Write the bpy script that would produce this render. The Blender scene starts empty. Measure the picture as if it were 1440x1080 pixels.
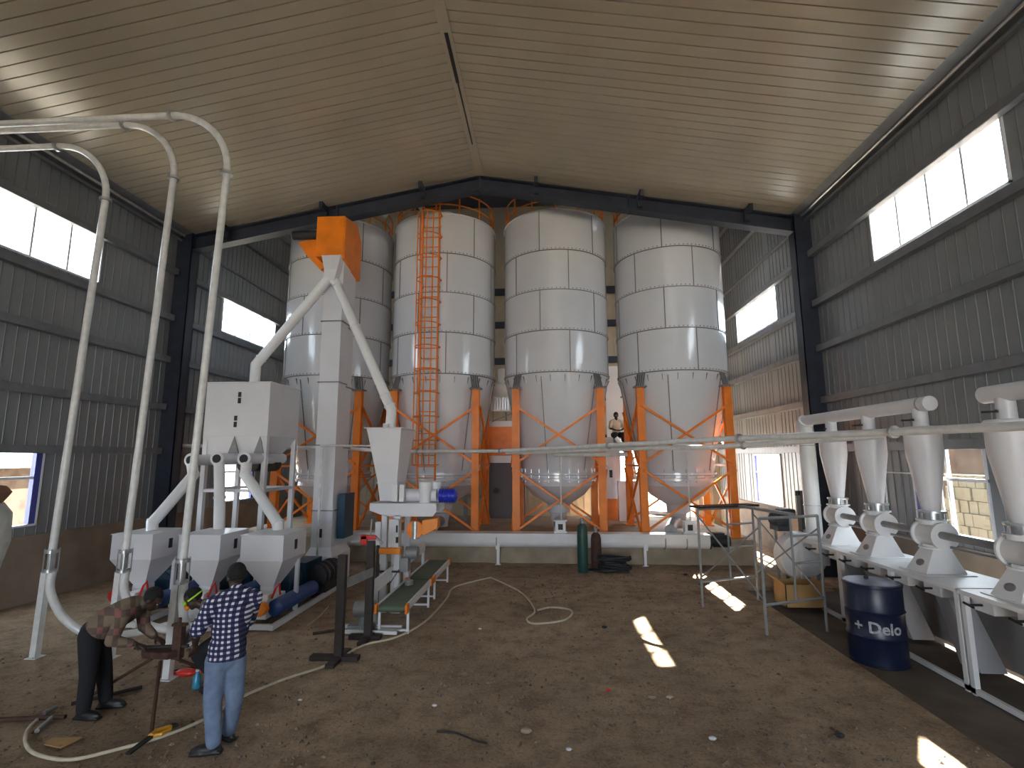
import bpy, bmesh, math, random
from mathutils import Vector, Matrix
random.seed(7)
SC = bpy.context.scene
COL = SC.collection
PI = math.pi
R = math.radians

# ------------------------------------------------------------ camera
PITCH, YAW, ROLL, FPX, CAMZ = R(8.2313), R(3.8132), R(-0.1757), 713.53, 2.68375
cF = Vector((-math.sin(YAW)*math.cos(PITCH), math.cos(YAW)*math.cos(PITCH), math.sin(PITCH)))
r0 = Vector((math.cos(YAW), math.sin(YAW), 0)); u0 = r0.cross(cF)
cR = math.cos(ROLL)*r0 + math.sin(ROLL)*u0
cU = -math.sin(ROLL)*r0 + math.cos(ROLL)*u0
cam_d = bpy.data.cameras.new('camera'); cam = bpy.data.objects.new('camera', cam_d); COL.objects.link(cam)
cam_d.sensor_width = 36; cam_d.lens = FPX/1440*36; cam_d.clip_end = 300; cam_d.clip_start = .05
M4 = Matrix((cR, cU, -cF)).transposed().to_4x4(); M4.translation = Vector((0, 0, CAMZ))
cam.matrix_world = M4
SC.camera = cam

def at(px, py, Y):
    """the point of the place seen at this pixel, at distance Y down the hall"""
    r = cF + cR*(px-720)/FPX + cU*(540-py)/FPX
    return Vector((0, 0, CAMZ)) + r*(Y/r.y)
def onz(px, py, z=0.0):
    r = cF + cR*(px-720)/FPX + cU*(540-py)/FPX
    return Vector((0, 0, CAMZ)) + r*((z-CAMZ)/r.z)

# ------------------------------------------------------------ light
W = bpy.data.worlds.new('world'); SC.world = W; W.use_nodes = True
bg = W.node_tree.nodes['Background']
bg.inputs[0].default_value = (.80, .90, 1.0, 1); bg.inputs[1].default_value = 7.0
sun_d = bpy.data.lights.new('sun', 'SUN'); sun = bpy.data.objects.new('sun', sun_d); COL.objects.link(sun)
sun_d.energy = 62; sun_d.angle = R(.55); sun_d.color = (1, .94, .84)
sun.rotation_euler = Vector((-.445, -.655, -1)).to_track_quat('-Z', 'Y').to_euler()
sun.location = (20, 30, 40)
vs = SC.view_settings
SC.display_settings.display_device = 'sRGB'
vs.view_transform = 'Standard'; vs.look = 'None'; vs.exposure = 0.95; vs.gamma = 1; vs.use_curve_mapping = False
try:
    SC.cycles.use_denoising = True
    SC.cycles.sample_clamp_indirect = 12
    SC.cycles.max_bounces = 10; SC.cycles.diffuse_bounces = 6
    SC.cycles.transparent_max_bounces = 12
    SC.cycles.caustics_reflective = False; SC.cycles.caustics_refractive = False
except Exception:
    pass
def portal(loc, sx, sy, rot):
    d = bpy.data.lights.new('window_portal', 'AREA'); o = bpy.data.objects.new('window_portal', d); COL.objects.link(o)
    d.shape = 'RECTANGLE'; d.size = sx; d.size_y = sy; o.location = loc; o.rotation_euler = rot
    d.cycles.is_portal = True

# ------------------------------------------------------------ materials
def mat(name, col, rough=.5, metal=0., nscale=0, namt=0., bump=0., col2=None, spec=.5, coat=0., emit=None):
    m = bpy.data.materials.new(name); m.use_nodes = True
    nt = m.node_tree; b = nt.nodes['Principled BSDF']
    b.inputs['Base Color'].default_value = (*col, 1)
    b.inputs['Roughness'].default_value = rough; b.inputs['Metallic'].default_value = metal
    b.inputs['Specular IOR Level'].default_value = spec
    b.inputs['Coat Weight'].default_value = coat; b.inputs['Coat Roughness'].default_value = .08
    if nscale:
        tc = nt.nodes.new('ShaderNodeTexCoord'); n = nt.nodes.new('ShaderNodeTexNoise')
        n.inputs['Scale'].default_value = nscale; n.inputs['Detail'].default_value = 6
        nt.links.new(tc.outputs['Object'], n.inputs['Vector'])
        mx = nt.nodes.new('ShaderNodeMix'); mx.data_type = 'RGBA'
        c2 = col2 or tuple(c*(1-namt) for c in col)
        mx.inputs[6].default_value = (*col, 1); mx.inputs[7].default_value = (*c2, 1)
        cr = nt.nodes.new('ShaderNodeMapRange'); cr.inputs[1].default_value = .35; cr.inputs[2].default_value = .68
        nt.links.new(n.outputs['Fac'], cr.inputs[0]); nt.links.new(cr.outputs[0], mx.inputs[0])
        nt.links.new(mx.outputs[2], b.inputs['Base Color'])
        if bump:
            bp = nt.nodes.new('ShaderNodeBump'); bp.inputs['Strength'].default_value = bump; bp.inputs['Distance'].default_value = .03
            nt.links.new(n.outputs['Fac'], bp.inputs['Height']); nt.links.new(bp.outputs[0], b.inputs['Normal'])
    return m
M = {}
M['wall'] = mat('grey_wall_sheet', (.225, .24, .255), .38, .0, 1.2, .14)
M['rib'] = mat('wall_sheet_rib', (.15, .155, .16), .4)
M['ceil'] = mat('cream_ceiling_sheet', (.40, .355, .28), .25, .0, .8, .10)
M['plaster'] = mat('brown_plaster', (.30, .235, .18), .9, 0, 1.6, .35, .25)
M['tan'] = mat('tan_sheet', (.50, .42, .31), .6, 0, 2, .15)
M['steel_dark'] = mat('dark_blue_grey_steel', (.035, .042, .065), .5, .2, 3, .3)
M['girt'] = mat('grey_girt', (.20, .21, .23), .45, .3, 4, .2)
M['silo'] = mat('silo_pale_grey_paint', (.73, .74, .78), .2, .0, 1.1, .06, coat=.5)
M['seam'] = mat('seam_grey', (.20, .19, .19), .55)
M['sleeve'] = mat('grey_filter_cloth', (.40, .39, .40), .8, 0, 3, .15)
M['zinc'] = mat('galvanised_steel', (.55, .56, .57), .32, .8, 8, .25)
M['white'] = mat('white_paint_steel', (.80, .80, .81), .33, .0, 2.5, .07)
M['hopper'] = mat('white_grey_paint_steel', (.74, .735, .77), .36, .0, 2.5, .05)
M['pipe'] = mat('white_pipe_paint', (.74, .74, .73), .28, .0, 9, .18)
M['orange'] = mat('orange_paint', (.95, .24, .006), .45, .0, 2.5, .22)
M['orange2'] = mat('bright_orange_guard', (.95, .28, .02), .4, .0, 4, .1)
M['black'] = mat('black_rubber', (.018, .018, .02), .55, 0, 6, .3)
M['dark'] = mat('dark_brown_steel', (.045, .032, .028), .6, .2, 9, .4)
M['rust'] = mat('rusty_brown_steel', (.10, .045, .03), .75, .2, 12, .5)
M['blue'] = mat('blue_machine_paint', (.02, .07, .24), .35, 0, 4, .2)
M['teal'] = mat('dark_teal_paint', (.01, .06, .11), .4, 0, 4, .2)
M['navy'] = mat('navy_drum_paint', (.009, .015, .045), .35, 0, 5, .25)
M['red'] = mat('red_paint', (.62, .03, .02), .4)
M['green'] = mat('dark_green_paint', (.02, .075, .06), .45, 0, 5, .3)
M['belt'] = mat('green_conveyor_belt', (.10, .13, .085), .6, 0, 6, .15)
M['motor'] = mat('blue_motor_paint', (.02, .04, .5), .35)
M['grey'] = mat('mid_grey_metal', (.30, .30, .30), .5, .3, 6, .2)
M['conc'] = mat('tan_concrete', (.42, .34, .25), .9, 0, 2.3, .3, .2)
M['card'] = mat('brown_cardboard', (.50, .30, .12), .85, 0, 5, .15)
M['hose'] = mat('cream_hose', (.62, .55, .42), .6, 0, 10, .2)
M['skin'] = mat('dark_brown_skin', (.052, .026, .017), .5)
M['hair'] = mat('black_hair', (.008, .007, .007), .8, 0, 60, .3, .4)
M['jeans'] = mat('light_blue_denim', (.19, .26, .40), .85, 0, 9, .35, .15)
M['trouser'] = mat('black_trouser_cloth', (.012, .012, .016), .9)
M['shoe'] = mat('black_shoe', (.01, .01, .01), .5)
M['sack'] = mat('white_woven_sack', (.62, .62, .58), .8, 0, 7, .2, .3)
M['brick'] = mat('pale_block', (.115, .10, .072), .9, 0, 5, .2, .2)
M['frame_w'] = mat('white_window_frame', (.75, .76, .80), .35)
M['frame_b'] = mat('blue_window_frame', (.06, .07, .30), .4)
M['yellow'] = mat('yellow_plastic', (.75, .36, .03), .45)
M['lime'] = mat('lime_plastic', (.45, .85, .05), .4)
M['letter'] = mat('worn_white_lettering', (.50, .50, .54), .6, 0, 40, .5)
M['cloth_grey'] = mat('grey_cloth', (.16, .15, .16), .9)
M['ground'] = mat('outside_ground', (.46, .40, .32), .95, 0, .8, .25)

def dirt_mat():
    m = bpy.data.materials.new('packed_dirt'); m.use_nodes = True; nt = m.node_tree; b = nt.nodes['Principled BSDF']
    N, L = nt.nodes.new, nt.links.new
    tc = N('ShaderNodeTexCoord')
    def noise(s, d=8, r=.6):
        n = N('ShaderNodeTexNoise'); n.inputs['Scale'].default_value = s; n.inputs['Detail'].default_value = d
        n.inputs['Roughness'].default_value = r; L(tc.outputs['Object'], n.inputs['Vector']); return n
    def ramp(src, stops):
        c = N('ShaderNodeValToRGB'); e = c.color_ramp.elements
        e[0].position, e[0].color = stops[0][0], (*stops[0][1], 1); e[1].position, e[1].color = stops[-1][0], (*stops[-1][1], 1)
        for p, cl in stops[1:-1]:
            q = e.new(p); q.color = (*cl, 1)
        L(src, c.inputs[0]); return c
    big = noise(.45, 5); mid = noise(3.2, 8, .7); fine = noise(28, 8, .75)
    c1 = ramp(big.outputs['Fac'], [(.30, (.27, .20, .14)), (.5, (.385, .285, .20)), (.72, (.48, .36, .255))])
    c2 = ramp(mid.outputs['Fac'], [(.30, (.55, .52, .50)), (.52, (1, 1, 1)), (.75, (1.22, 1.18, 1.12))])
    c3 = ramp(fine.outputs['Fac'], [(.34, (.42, .40, .38)), (.47, (1, 1, 1)), (.70, (1.25, 1.22, 1.18))])
    m1 = N('ShaderNodeMix'); m1.data_type = 'RGBA'; m1.blend_type = 'MULTIPLY'; m1.inputs[0].default_value = 1
    L(c1.outputs[0], m1.inputs[6]); L(c2.outputs[0], m1.inputs[7])
    m2 = N('ShaderNodeMix'); m2.data_type = 'RGBA'; m2.blend_type = 'MULTIPLY'; m2.inputs[0].default_value = .85
    L(m1.outputs[2], m2.inputs[6]); L(c3.outputs[0], m2.inputs[7])
    L(m2.outputs[2], b.inputs['Base Color']); b.inputs['Roughness'].default_value = .95; b.inputs['Specular IOR Level'].default_value = .15
    ad = N('ShaderNodeMath'); ad.operation = 'ADD'; L(mid.outputs['Fac'], ad.inputs[0]); L(fine.outputs['Fac'], ad.inputs[1])
    bp = N('ShaderNodeBump'); bp.inputs['Strength'].default_value = .7; bp.inputs['Distance'].default_value = .035
    L(ad.outputs[0], bp.inputs['Height']); L(bp.outputs[0], b.inputs['Normal'])
    return m
M['dirt'] = dirt_mat()

def glass_mat():
    m = bpy.data.materials.new('window_glass'); m.use_nodes = True; nt = m.node_tree; nt.nodes.clear()
    o = nt.nodes.new('ShaderNodeOutputMaterial'); t = nt.nodes.new('ShaderNodeBsdfTransparent'); g = nt.nodes.new('ShaderNodeBsdfGlossy')
    g.inputs['Roughness'].default_value = .02; f = nt.nodes.new('ShaderNodeValue'); f.outputs[0].default_value = .06
    t.inputs[0].default_value = (.93, .95, .95, 1)
    x = nt.nodes.new('ShaderNodeMixShader'); nt.links.new(f.outputs[0], x.inputs[0]); nt.links.new(t.outputs[0], x.inputs[1])
    nt.links.new(g.outputs[0], x.inputs[2]); nt.links.new(x.outputs[0], o.inputs[0]); return m
M['glass'] = glass_mat()

def check_mat(name, dark, light, mid, s, plaid=False):
    m = bpy.data.materials.new(name); m.use_nodes = True; nt = m.node_tree; b = nt.nodes['Principled BSDF']
    N, L = nt.nodes.new, nt.links.new
    tc = N('ShaderNodeTexCoord'); sp = N('ShaderNodeSeparateXYZ'); L(tc.outputs['Object'], sp.inputs[0])
    def band(sock, sc, w=.5):
        a = N('ShaderNodeMath'); a.operation = 'MULTIPLY'; a.inputs[1].default_value = sc; L(sock, a.inputs[0])
        f = N('ShaderNodeMath'); f.operation = 'FRACT'; L(a.outputs[0], f.inputs[0])
        g = N('ShaderNodeMath'); g.operation = 'GREATER_THAN'; g.inputs[1].default_value = .56 if not plaid else .62; L(f.outputs[0], g.inputs[0]); return g
    ax = N('ShaderNodeMath'); ax.operation = 'ADD'; L(sp.outputs[0], ax.inputs[0]); L(sp.outputs[1], ax.inputs[1])
    h = band(ax.outputs[0] if plaid else sp.outputs[0], s); v = band(sp.outputs[2], s)
    sm = N('ShaderNodeMath'); sm.operation = 'ADD'; L(h.outputs[0], sm.inputs[0]); L(v.outputs[0], sm.inputs[1])
    hf = N('ShaderNodeMath'); hf.operation = 'MULTIPLY'; hf.inputs[1].default_value = .5; L(sm.outputs[0], hf.inputs[0])
    c = N('ShaderNodeValToRGB'); c.color_ramp.interpolation = 'CONSTANT'; e = c.color_ramp.elements
    e[0].position = 0; e[0].color = (*dark, 1); e[1].position = .9; e[1].color = (*light, 1); q = e.new(.4); q.color = (*mid, 1)
    L(hf.outputs[0], c.inputs[0]); L(c.outputs[0], b.inputs['Base Color']); b.inputs['Roughness'].default_value = .85
    return m
M['check'] = check_mat('navy_white_check_cloth', (.012, .012, .05), (.72, .72, .76), (.045, .045, .12), 21)
M['plaid'] = check_mat('brown_plaid_cloth', (.20, .145, .10), (.24, .10, .085), (.115, .08, .062), 5.5, True)

# ------------------------------------------------------------ mesh builder
class MB:
    def __init__(s): s.v = []; s.f = []; s.mi = []; s.cur = 0
    def m(s, i): s.cur = i; return s
    def add(s, vs, fs):
        o = len(s.v); s.v += [tuple(v) for v in vs]
        s.f += [tuple(o+i for i in f) for f in fs]; s.mi += [s.cur]*len(fs); return s
    def box(s, x0, x1, y0, y1, z0, z1):
        v = [(x, y, z) for z in (z0, z1) for y in (y0, y1) for x in (x0, x1)]
        return s.add(v, [(0, 2, 3, 1), (4, 5, 7, 6), (0, 1, 5, 4), (2, 6, 7, 3), (0, 4, 6, 2), (1, 3, 7, 5)])
    def cbox(s, c, d): return s.box(c[0]-d[0]/2, c[0]+d[0]/2, c[1]-d[1]/2, c[1]+d[1]/2, c[2]-d[2]/2, c[2]+d[2]/2)
    def obox(s, c, d, rot):
        """box turned by a rotation matrix"""
        c = Vector(c); h = [k/2 for k in d]
        v = [c + rot @ Vector((x*h[0], y*h[1], z*h[2])) for z in (-1, 1) for y in (-1, 1) for x in (-1, 1)]
        return s.add(v, [(0, 2, 3, 1), (4, 5, 7, 6), (0, 1, 5, 4), (2, 6, 7, 3), (0, 4, 6, 2), (1, 3, 7, 5)])
    def bar(s, a, b, w, h=None, up=(0, 0, 1)):
        a, b = Vector(a), Vector(b); h = h or w; d = (b-a).normalized(); u = Vector(up)
        if abs(d.dot(u)) > .98: u = Vector((0, 1, 0))
        x = d.cross(u).normalized(); z = x.cross(d)
        v = [p + x*(i*w/2) + z*(j*h/2) for p in (a, b) for i, j in ((-1, -1), (1, -1), (1, 1), (-1, 1))]
        return s.add(v, [(3, 2, 1, 0), (4, 5, 6, 7), (0, 1, 5, 4), (1, 2, 6, 5), (2, 3, 7, 6), (3, 0, 4, 7)])
    def hull(s, b, zb, t, zt):
        """frustum between rectangles b=(x0,x1,y0,y1) at zb and t at zt"""
        v = [(b[0], b[2], zb), (b[1], b[2], zb), (b[1], b[3], zb), (b[0], b[3], zb), (t[0], t[2], zt), (t[1], t[2], zt), (t[1], t[3], zt), (t[0], t[3], zt)]
        return s.add(v, [(3, 2, 1, 0), (4, 5, 6, 7), (0, 1, 5, 4), (1, 2, 6, 5), (2, 3, 7, 6), (3, 0, 4, 7)])
    def prism(s, pts, d):
        """polygon (3D points) extruded by vector d"""
        d = Vector(d); n = len(pts); v = [Vector(p) for p in pts] + [Vector(p)+d for p in pts]
        return s.add(v, [tuple(range(n))[::-1], tuple(range(n, 2*n))] + [(i, (i+1) % n, n+(i+1) % n, n+i) for i in range(n)])
    def tube(s, pts, r, seg=12, caps=True):
        pts = [Vector(p) for p in pts]; n = len(pts); rr = r if isinstance(r, (list, tuple)) else [r]*n
        t0 = (pts[1]-pts[0]).normalized(); u = Vector((0, 0, 1)) if abs(t0.z) < .9 else Vector((0, 1, 0))
        x = t0.cross(u).normalized(); vs = []
        for i, p in enumerate(pts):
            if i == 0: t = t0
            elif i == n-1: t = (pts[i]-pts[i-1]).normalized()
            else: t = ((pts[i+1]-p).normalized() + (p-pts[i-1]).normalized()).normalized()
            x = (x - t*x.dot(t)).normalized(); y = t.cross(x)
            k = 1.0
            if 0 < i < n-1: k = 1/max(.5, math.sqrt((1+(pts[i+1]-p).normalized().dot((p-pts[i-1]).normalized()))/2))
            for j in range(seg):
                a = 2*PI*j/seg; vs.append(p + (x*math.cos(a) + y*math.sin(a))*rr[i]*(1 if k < 1.02 else 1+(k-1)*.5))
        fs = [(i*seg+j, i*seg+(j+1) % seg, (i+1)*seg+(j+1) % seg, (i+1)*seg+j) for i in range(n-1) for j in range(seg)]
        if caps: fs += [tuple(range(seg))[::-1], tuple(range((n-1)*seg, n*seg))]
        return s.add(vs, fs)
    def lathe(s, c, prof, seg=32, axis='z', a0=0, a1=2*PI):
        """profile of (radius, height) about an axis through c"""
        vs = []; full = abs(a1-a0-2*PI) < 1e-6; m_ = seg if full else seg+1
        for r, h in prof:
            for j in range(m_):
                a = a0+(a1-a0)*j/seg; p, q = r*math.cos(a), r*math.sin(a)
                vs.append((c[0]+p, c[1]+q, c[2]+h) if axis == 'z' else (c[0]+p, c[1]+h, c[2]+q) if axis == 'y' else (c[0]+h, c[1]+p, c[2]+q))
        n = len(prof); fs = []
        for i in range(n-1):
            for j in range(seg):
                k = (j+1) % m_; fs.append((i*m_+j, i*m_+k, (i+1)*m_+k, (i+1)*m_+j))
        if full:
            if prof[0][0] > 1e-5: fs.append(tuple(range(m_))[::-1])
            if prof[-1][0] > 1e-5: fs.append(tuple(range((n-1)*m_, n*m_)))
        return s.add(vs, fs)
    def cyl(s, c, r, h, axis='z', seg=20): return s.lathe(c, [(r, 0), (r, h)], seg, axis)
    def ell(s, c, r, rot=None, seg=16, rings=10):
        c = Vector(c); vs = []; rot = rot or Matrix.Identity(3)
        for i in range(rings+1):
            t = PI*i/rings
            for j in range(seg):
                a = 2*PI*j/seg; vs.append(c + rot @ Vector((r[0]*math.sin(t)*math.cos(a), r[1]*math.sin(t)*math.sin(a), r[2]*math.cos(t))))
        return s.add(vs, [(i*seg+j, (i+1)*seg+j, (i+1)*seg+(j+1) % seg, i*seg+(j+1) % seg) for i in range(rings) for j in range(seg)])
    def build(s, name, mats, parent=None, smooth=True, bevel=0, ang=35):
        if not isinstance(mats, (list, tuple)): mats = [mats]
        org = wloc(parent) if parent is not None else Vector((0, 0, 0))
        me = bpy.data.meshes.new(name)
        me.from_pydata([tuple(Vector(v)-org) for v in s.v], [], s.f)
        for m_ in mats: me.materials.append(m_)
        me.polygons.foreach_set('material_index', s.mi)
        bm = bmesh.new(); bm.from_mesh(me); bmesh.ops.recalc_face_normals(bm, faces=bm.faces)
        bmesh.ops.remove_doubles(bm, verts=bm.verts, dist=1e-6); bm.to_mesh(me); bm.free()
        o = bpy.data.objects.new(name, me); COL.objects.link(o)
        if parent is not None: o.parent = parent
        if smooth:
            me.polygons.foreach_set('use_smooth', [True]*len(me.polygons))
            me.set_sharp_from_angle(angle=R(ang))
        if bevel:
            b = o.modifiers.new('bevel', 'BEVEL'); b.width = bevel; b.segments = 2; b.limit_method = 'ANGLE'; b.angle_limit = R(40)
        return o
def wloc(o):
    v = Vector((0, 0, 0))
    while o is not None: v = v + o.location; o = o.parent
    return v
def tag(o, label=None, cat=None, group=None, kind=None):
    if label: o['label'] = label
    if cat: o['category'] = cat
    if group: o['group'] = group
    if kind: o['kind'] = kind
    return o
def thing(name, label, cat, loc=(0, 0, 0), group=None):
    o = bpy.data.objects.new(name, None); COL.objects.link(o); o.location = loc; o.empty_display_size = .2
    return tag(o, label, cat, group)
def struct(o, label=None):
    o['kind'] = 'structure'
    if label: o['label'] = label
    return o
def copy_tree(o, delta=(0, 0, 0), parent=None, label=None):
    c = o.copy(); COL.objects.link(c); c.parent = parent
    if parent is None: c.location = Vector(o.location) + Vector(delta)
    if label: c['label'] = label
    for ch in list(o.children): copy_tree(ch, parent=c)
    return c
def arc(c, r, a0, a1, n, ex, ez):
    c, ex, ez = Vector(c), Vector(ex), Vector(ez)
    return [c + ex*(r*math.cos(a0+(a1-a0)*i/n)) + ez*(r*math.sin(a0+(a1-a0)*i/n)) for i in range(n+1)]
def smooth_path(pts, n=8):
    P = [Vector(p) for p in pts]; out = []
    for i in range(len(P)-1):
        a, b, c, d = P[max(i-1, 0)], P[i], P[i+1], P[min(i+2, len(P)-1)]
        for k in range(n):
            t = k/n; out.append(.5*((2*b)+(c-a)*t+(2*a-5*b+4*c-d)*t*t+(3*b-a-3*c+d)*t**3))
    return out+[P[-1]]

# ------------------------------------------------------------ the hall
XL, XR, YF, Y1, Y2 = -9.84, 6.60, -14.0, 12.5, 20.2
XA, ZA, ZE = -1.66, 10.06, 8.62
# floor
fl = MB(); nx, ny = 56, 70
random.seed(3)
gx = [XL-.1+(4.02-XL+.1)*i/nx for i in range(nx+1)]; gy = [YF+(Y2-YF)*j/ny for j in range(ny+1)]
vs_ = [(x, y, random.uniform(-.012, .008) if i < nx else 0) for j, y in enumerate(gy) for i, x in enumerate(gx)]
fs_ = [(j*(nx+1)+i, j*(nx+1)+i+1, (j+1)*(nx+1)+i+1, (j+1)*(nx+1)+i) for j in range(ny) for i in range(nx)]
fl.add(vs_, fs_)
fl.add([(4.02, YF, 0), (4.02, 11.4, 0), (4.06, 11.4, -.14), (4.06, YF, -.14)], [(0, 1, 2, 3)])
fl.box(4.02, XR+.1, 11.4, Y2, -.2, 0.0)
fl.build('floor', M['dirt'], smooth=False)['kind'] = 'structure'
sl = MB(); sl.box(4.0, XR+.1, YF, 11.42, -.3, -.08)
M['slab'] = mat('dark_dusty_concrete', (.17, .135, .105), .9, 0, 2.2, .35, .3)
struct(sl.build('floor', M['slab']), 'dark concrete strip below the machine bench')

def sheet(mb, side, x, a0, a1, z0, z1, pitch=.21):
    """ribbed sheet: side L/R wall at x, spanning y"""
    s = 1 if side == 'L' else -1
    mb.box(min(x, x-s*.07), max(x, x-s*.07), a0, a1, z0, z1)
    k = math.ceil(a0/pitch)
    while k*pitch < a1-.03:
        y = k*pitch
        mb.m(1).prism([(x, y-.013, z0), (x+s*.010, y-.007, z0), (x+s*.010, y+.007, z0), (x, y+.013, z0)], (0, 0, z1-z0)).m(0)
        k += 1
UP = [(7.12, 10.15, 6.50, 7.58), (14.4, 17.45, 6.50, 7.58), (14.4, 17.45, 10.98, 11.75)]
LOWL = [(7.72, 9.42, 1.42, 2.86), (14.95, 16.75, 1.35, 2.80), (.5, 2.2, 1.42, 2.86)]
LOWR = [(8.17, 9.75, 1.40, 2.84), (14.93, 16.84, 1.28, 2.76), (.5, 2.2, 1.42, 2.86)]
wn = [0]
def wall_side(side, x, low):
    holes = UP+low; s = 1 if side == 'L' else -1
    ys = sorted(set([YF, Y1, Y2]+[h[0] for h in holes]+[h[1] for h in holes]))
    m_up, m_lo = MB(), MB()
    for a, b in zip(ys[:-1], ys[1:]):
        zt = 13.2 if a >= Y1-.01 else 8.9
        m_lo.box(min(x-s*.12, x+s*.05), max(x-s*.12, x+s*.05), a, b, -.4, 0)
        hs = sorted([(h[2], h[3]) for h in holes if h[0] <= a+.001 and h[1] >= b-.001]); z = 0.
        for h0, h1 in hs+[(zt, zt)]:
            if h0 > z:
                if z < 1.25:
                    m_lo.box(min(x-s*.12, x+s*.05), max(x-s*.12, x+s*.05), a, b, z, min(h0, 1.25))
                    if h0 > 1.25: sheet(m_up, side, x, a, b, 1.25, h0)
                else: sheet(m_up, side, x, a, b, z, h0)
            z = h1
    nm = 'wall_left' if side == 'L' else 'wall_right'
    w = m_up.build(nm, [M['wall'], M['rib']], smooth=False); struct(w, 'grey ribbed sheet wall on the %s' % ('left' if side == 'L' else 'right'))
    struct(m_lo.build(nm, M['plaster']), 'brown plastered lower wall on the %s' % ('left' if side == 'L' else 'right'))
    # girts
    for z in (2.95, 4.07, 5.30, 6.40, 7.66, 8.50):
        for a, b in ((YF, Y1-.2), (Y1+.2, Y2)):
            g = MB(); X0 = x+s*.03; X1 = x+s*.17
            lo, hi = min(X0, X1), max(X0, X1)
            g.box(lo, hi, a, b, z-.012, z+.0); g.box(lo, hi, a, b, z-.16, z-.148) if z < 8 else None
            g.box(*( (x+s*.15, x+s*.165) if s > 0 else (x-.165, x-.15)), a, b, z-.16 if z < 8 else z-.06, z)
            struct(g.build('trim_1', M['girt'], smooth=False), 'grey steel wall rail along the ribbed wall')
    for z in (9.75, 10.9):
        g = MB(); g.box(min(x+s*.02, x+s*.16), max(x+s*.02, x+s*.16), Y1+.2, Y2, z-.12, z)
        struct(g.build('trim_2', M['girt'], smooth=False), 'grey steel wall rail high up beside the silos')
    # windows
    for i, (a, b, z0, z1) in enumerate(holes):
        wn[0] += 1; up = z0 > 5; n = 4 if up else 2; t = .035
        fr = MB(); xx0, xx1 = (x-.06, x+.03) if s > 0 else (x-.03, x+.06)
        fr.box(xx0, xx1, a, b, z0, z0+t); fr.box(xx0, xx1, a, b, z1-t, z1); fr.box(xx0, xx1, a, a+t, z0, z1); fr.box(xx0, xx1, b-t, b, z0, z1)
        for k in range(1, n): yy = a+(b-a)*k/n; fr.box(xx0+.02, xx1-.02, yy-.022, yy+.022, z0, z1)
        if not up:
            zz = z0+(z1-z0)*.63; fr.box(xx0+.01, xx1-.01, a, b, zz-.025, zz+.025)
            fr.m(1); fr.box(xx0, xx1, b-.17, b-.05, z0+.04, z1-.04)
        ff = struct(fr.build('window_%d' % wn[0], [M['frame_w'], M['frame_b']], smooth=False))
        for k in range(n):
            p = MB(); y0_, y1_ = a+(b-a)*k/n+.03, a+(b-a)*(k+1)/n-.03
            p.box(x-.012, x-.006, y0_, y1_, z0+t, z1-t); p.build('pane', M['glass'], ff, smooth=False)
        portal((x-s*.25, (a+b)/2, (z0+z1)/2), b-a, z1-z0, (PI/2, 0, -s*PI/2) if s > 0 else (PI/2, 0, PI/2))
wall_side('L', XL, LOWL); wall_side('R', XR, LOWR)
for o in COL.objects:
    if o.type == 'LIGHT' and o.name.startswith('window_portal'):
        # light must pass from the outside in
        o.rotation_euler = ((0, -1, 0) if o.location.x < 0 else (0, 1, 0)); 
        d = Vector((1, 0, 0)) if o.location.x < 0 else Vector((-1, 0, 0)); o.rotation_euler = d.to_track_quat('-Z', 'Y').to_euler()
        o.data.size, o.data.size_y = o.data.size, o.data.size_y
# window sills on the right
for (a, b, z0, z1) in LOWR[:2]+LOWL[:2]:
    pass
# front wall behind the camera with its big doorway
fw = MB(); FD = (-5.5, 2.5, 5.2)
FWN = [(-7.6, -6.7), (-4.6, -4.1), (-1.9, -1.5), (.9, 1.5), (4.0, 5.0)]
fw.box(XL, FD[0], YF-.1, YF, 0, FD[2]); fw.box(FD[1], XR, YF-.1, YF, 0, FD[2]); fw.box(XL, XR, YF-.1, YF, FD[2], 6.9)
xs = [XL]+[v for w in FWN for v in w]+[XR]
for k in range(0, len(xs), 2): fw.box(xs[k], xs[k+1], YF-.1, YF, 6.9, 8.5)
fw.prism([(XL, YF, 8.5), (XR, YF, 8.5), (XR, YF, 8.8), (XA, YF, 10.3), (XL, YF, 8.8)], (0, -.1, 0))
struct(fw.build('wall_front', M['wall'], smooth=False))
portal(((FD[0]+FD[1])/2, YF-.3, FD[2]/2), FD[1]-FD[0], FD[2], Vector((0, 1, 0)).to_track_quat('-Z', 'Y').to_euler())
for x0_, x1_ in FWN: portal(((x0_+x1_)/2, YF-.3, 7.7), x1_-x0_, 1.6, Vector((0, 1, 0)).to_track_quat('-Z', 'Y').to_euler())
# back wall
bw = MB(); bw.box(XL, 2.6, Y2, Y2+.1, 0, 13.2); bw.box(5.6, XR, Y2, Y2+.1, 0, 13.2); bw.box(2.6, 5.6, Y2, Y2+.1, 3.0, 13.2)
for k in range(60):
    xx = XL+.2+k*.27
    if xx < XR: bw.box(xx, xx+.04, Y2-.03, Y2, 3.0 if 2.5 < xx < 5.6 else 0, 13.2)
bb = struct(bw.build('wall_back', M['tan'], smooth=False))
portal((4.1, Y2+.4, 1.5), 3.0, 3.0, Vector((0, -1, 0)).to_track_quat('-Z', 'Y').to_euler())
for z in (3.3, 4.9, 6.4, 7.9, 9.3):
    g = MB(); g.box(XL, XR, Y2-.2, Y2-.03, z, z+.25); struct(g.build('trim_3', M['steel_dark'], smooth=False), 'dark rail on the back wall between silos')
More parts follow.
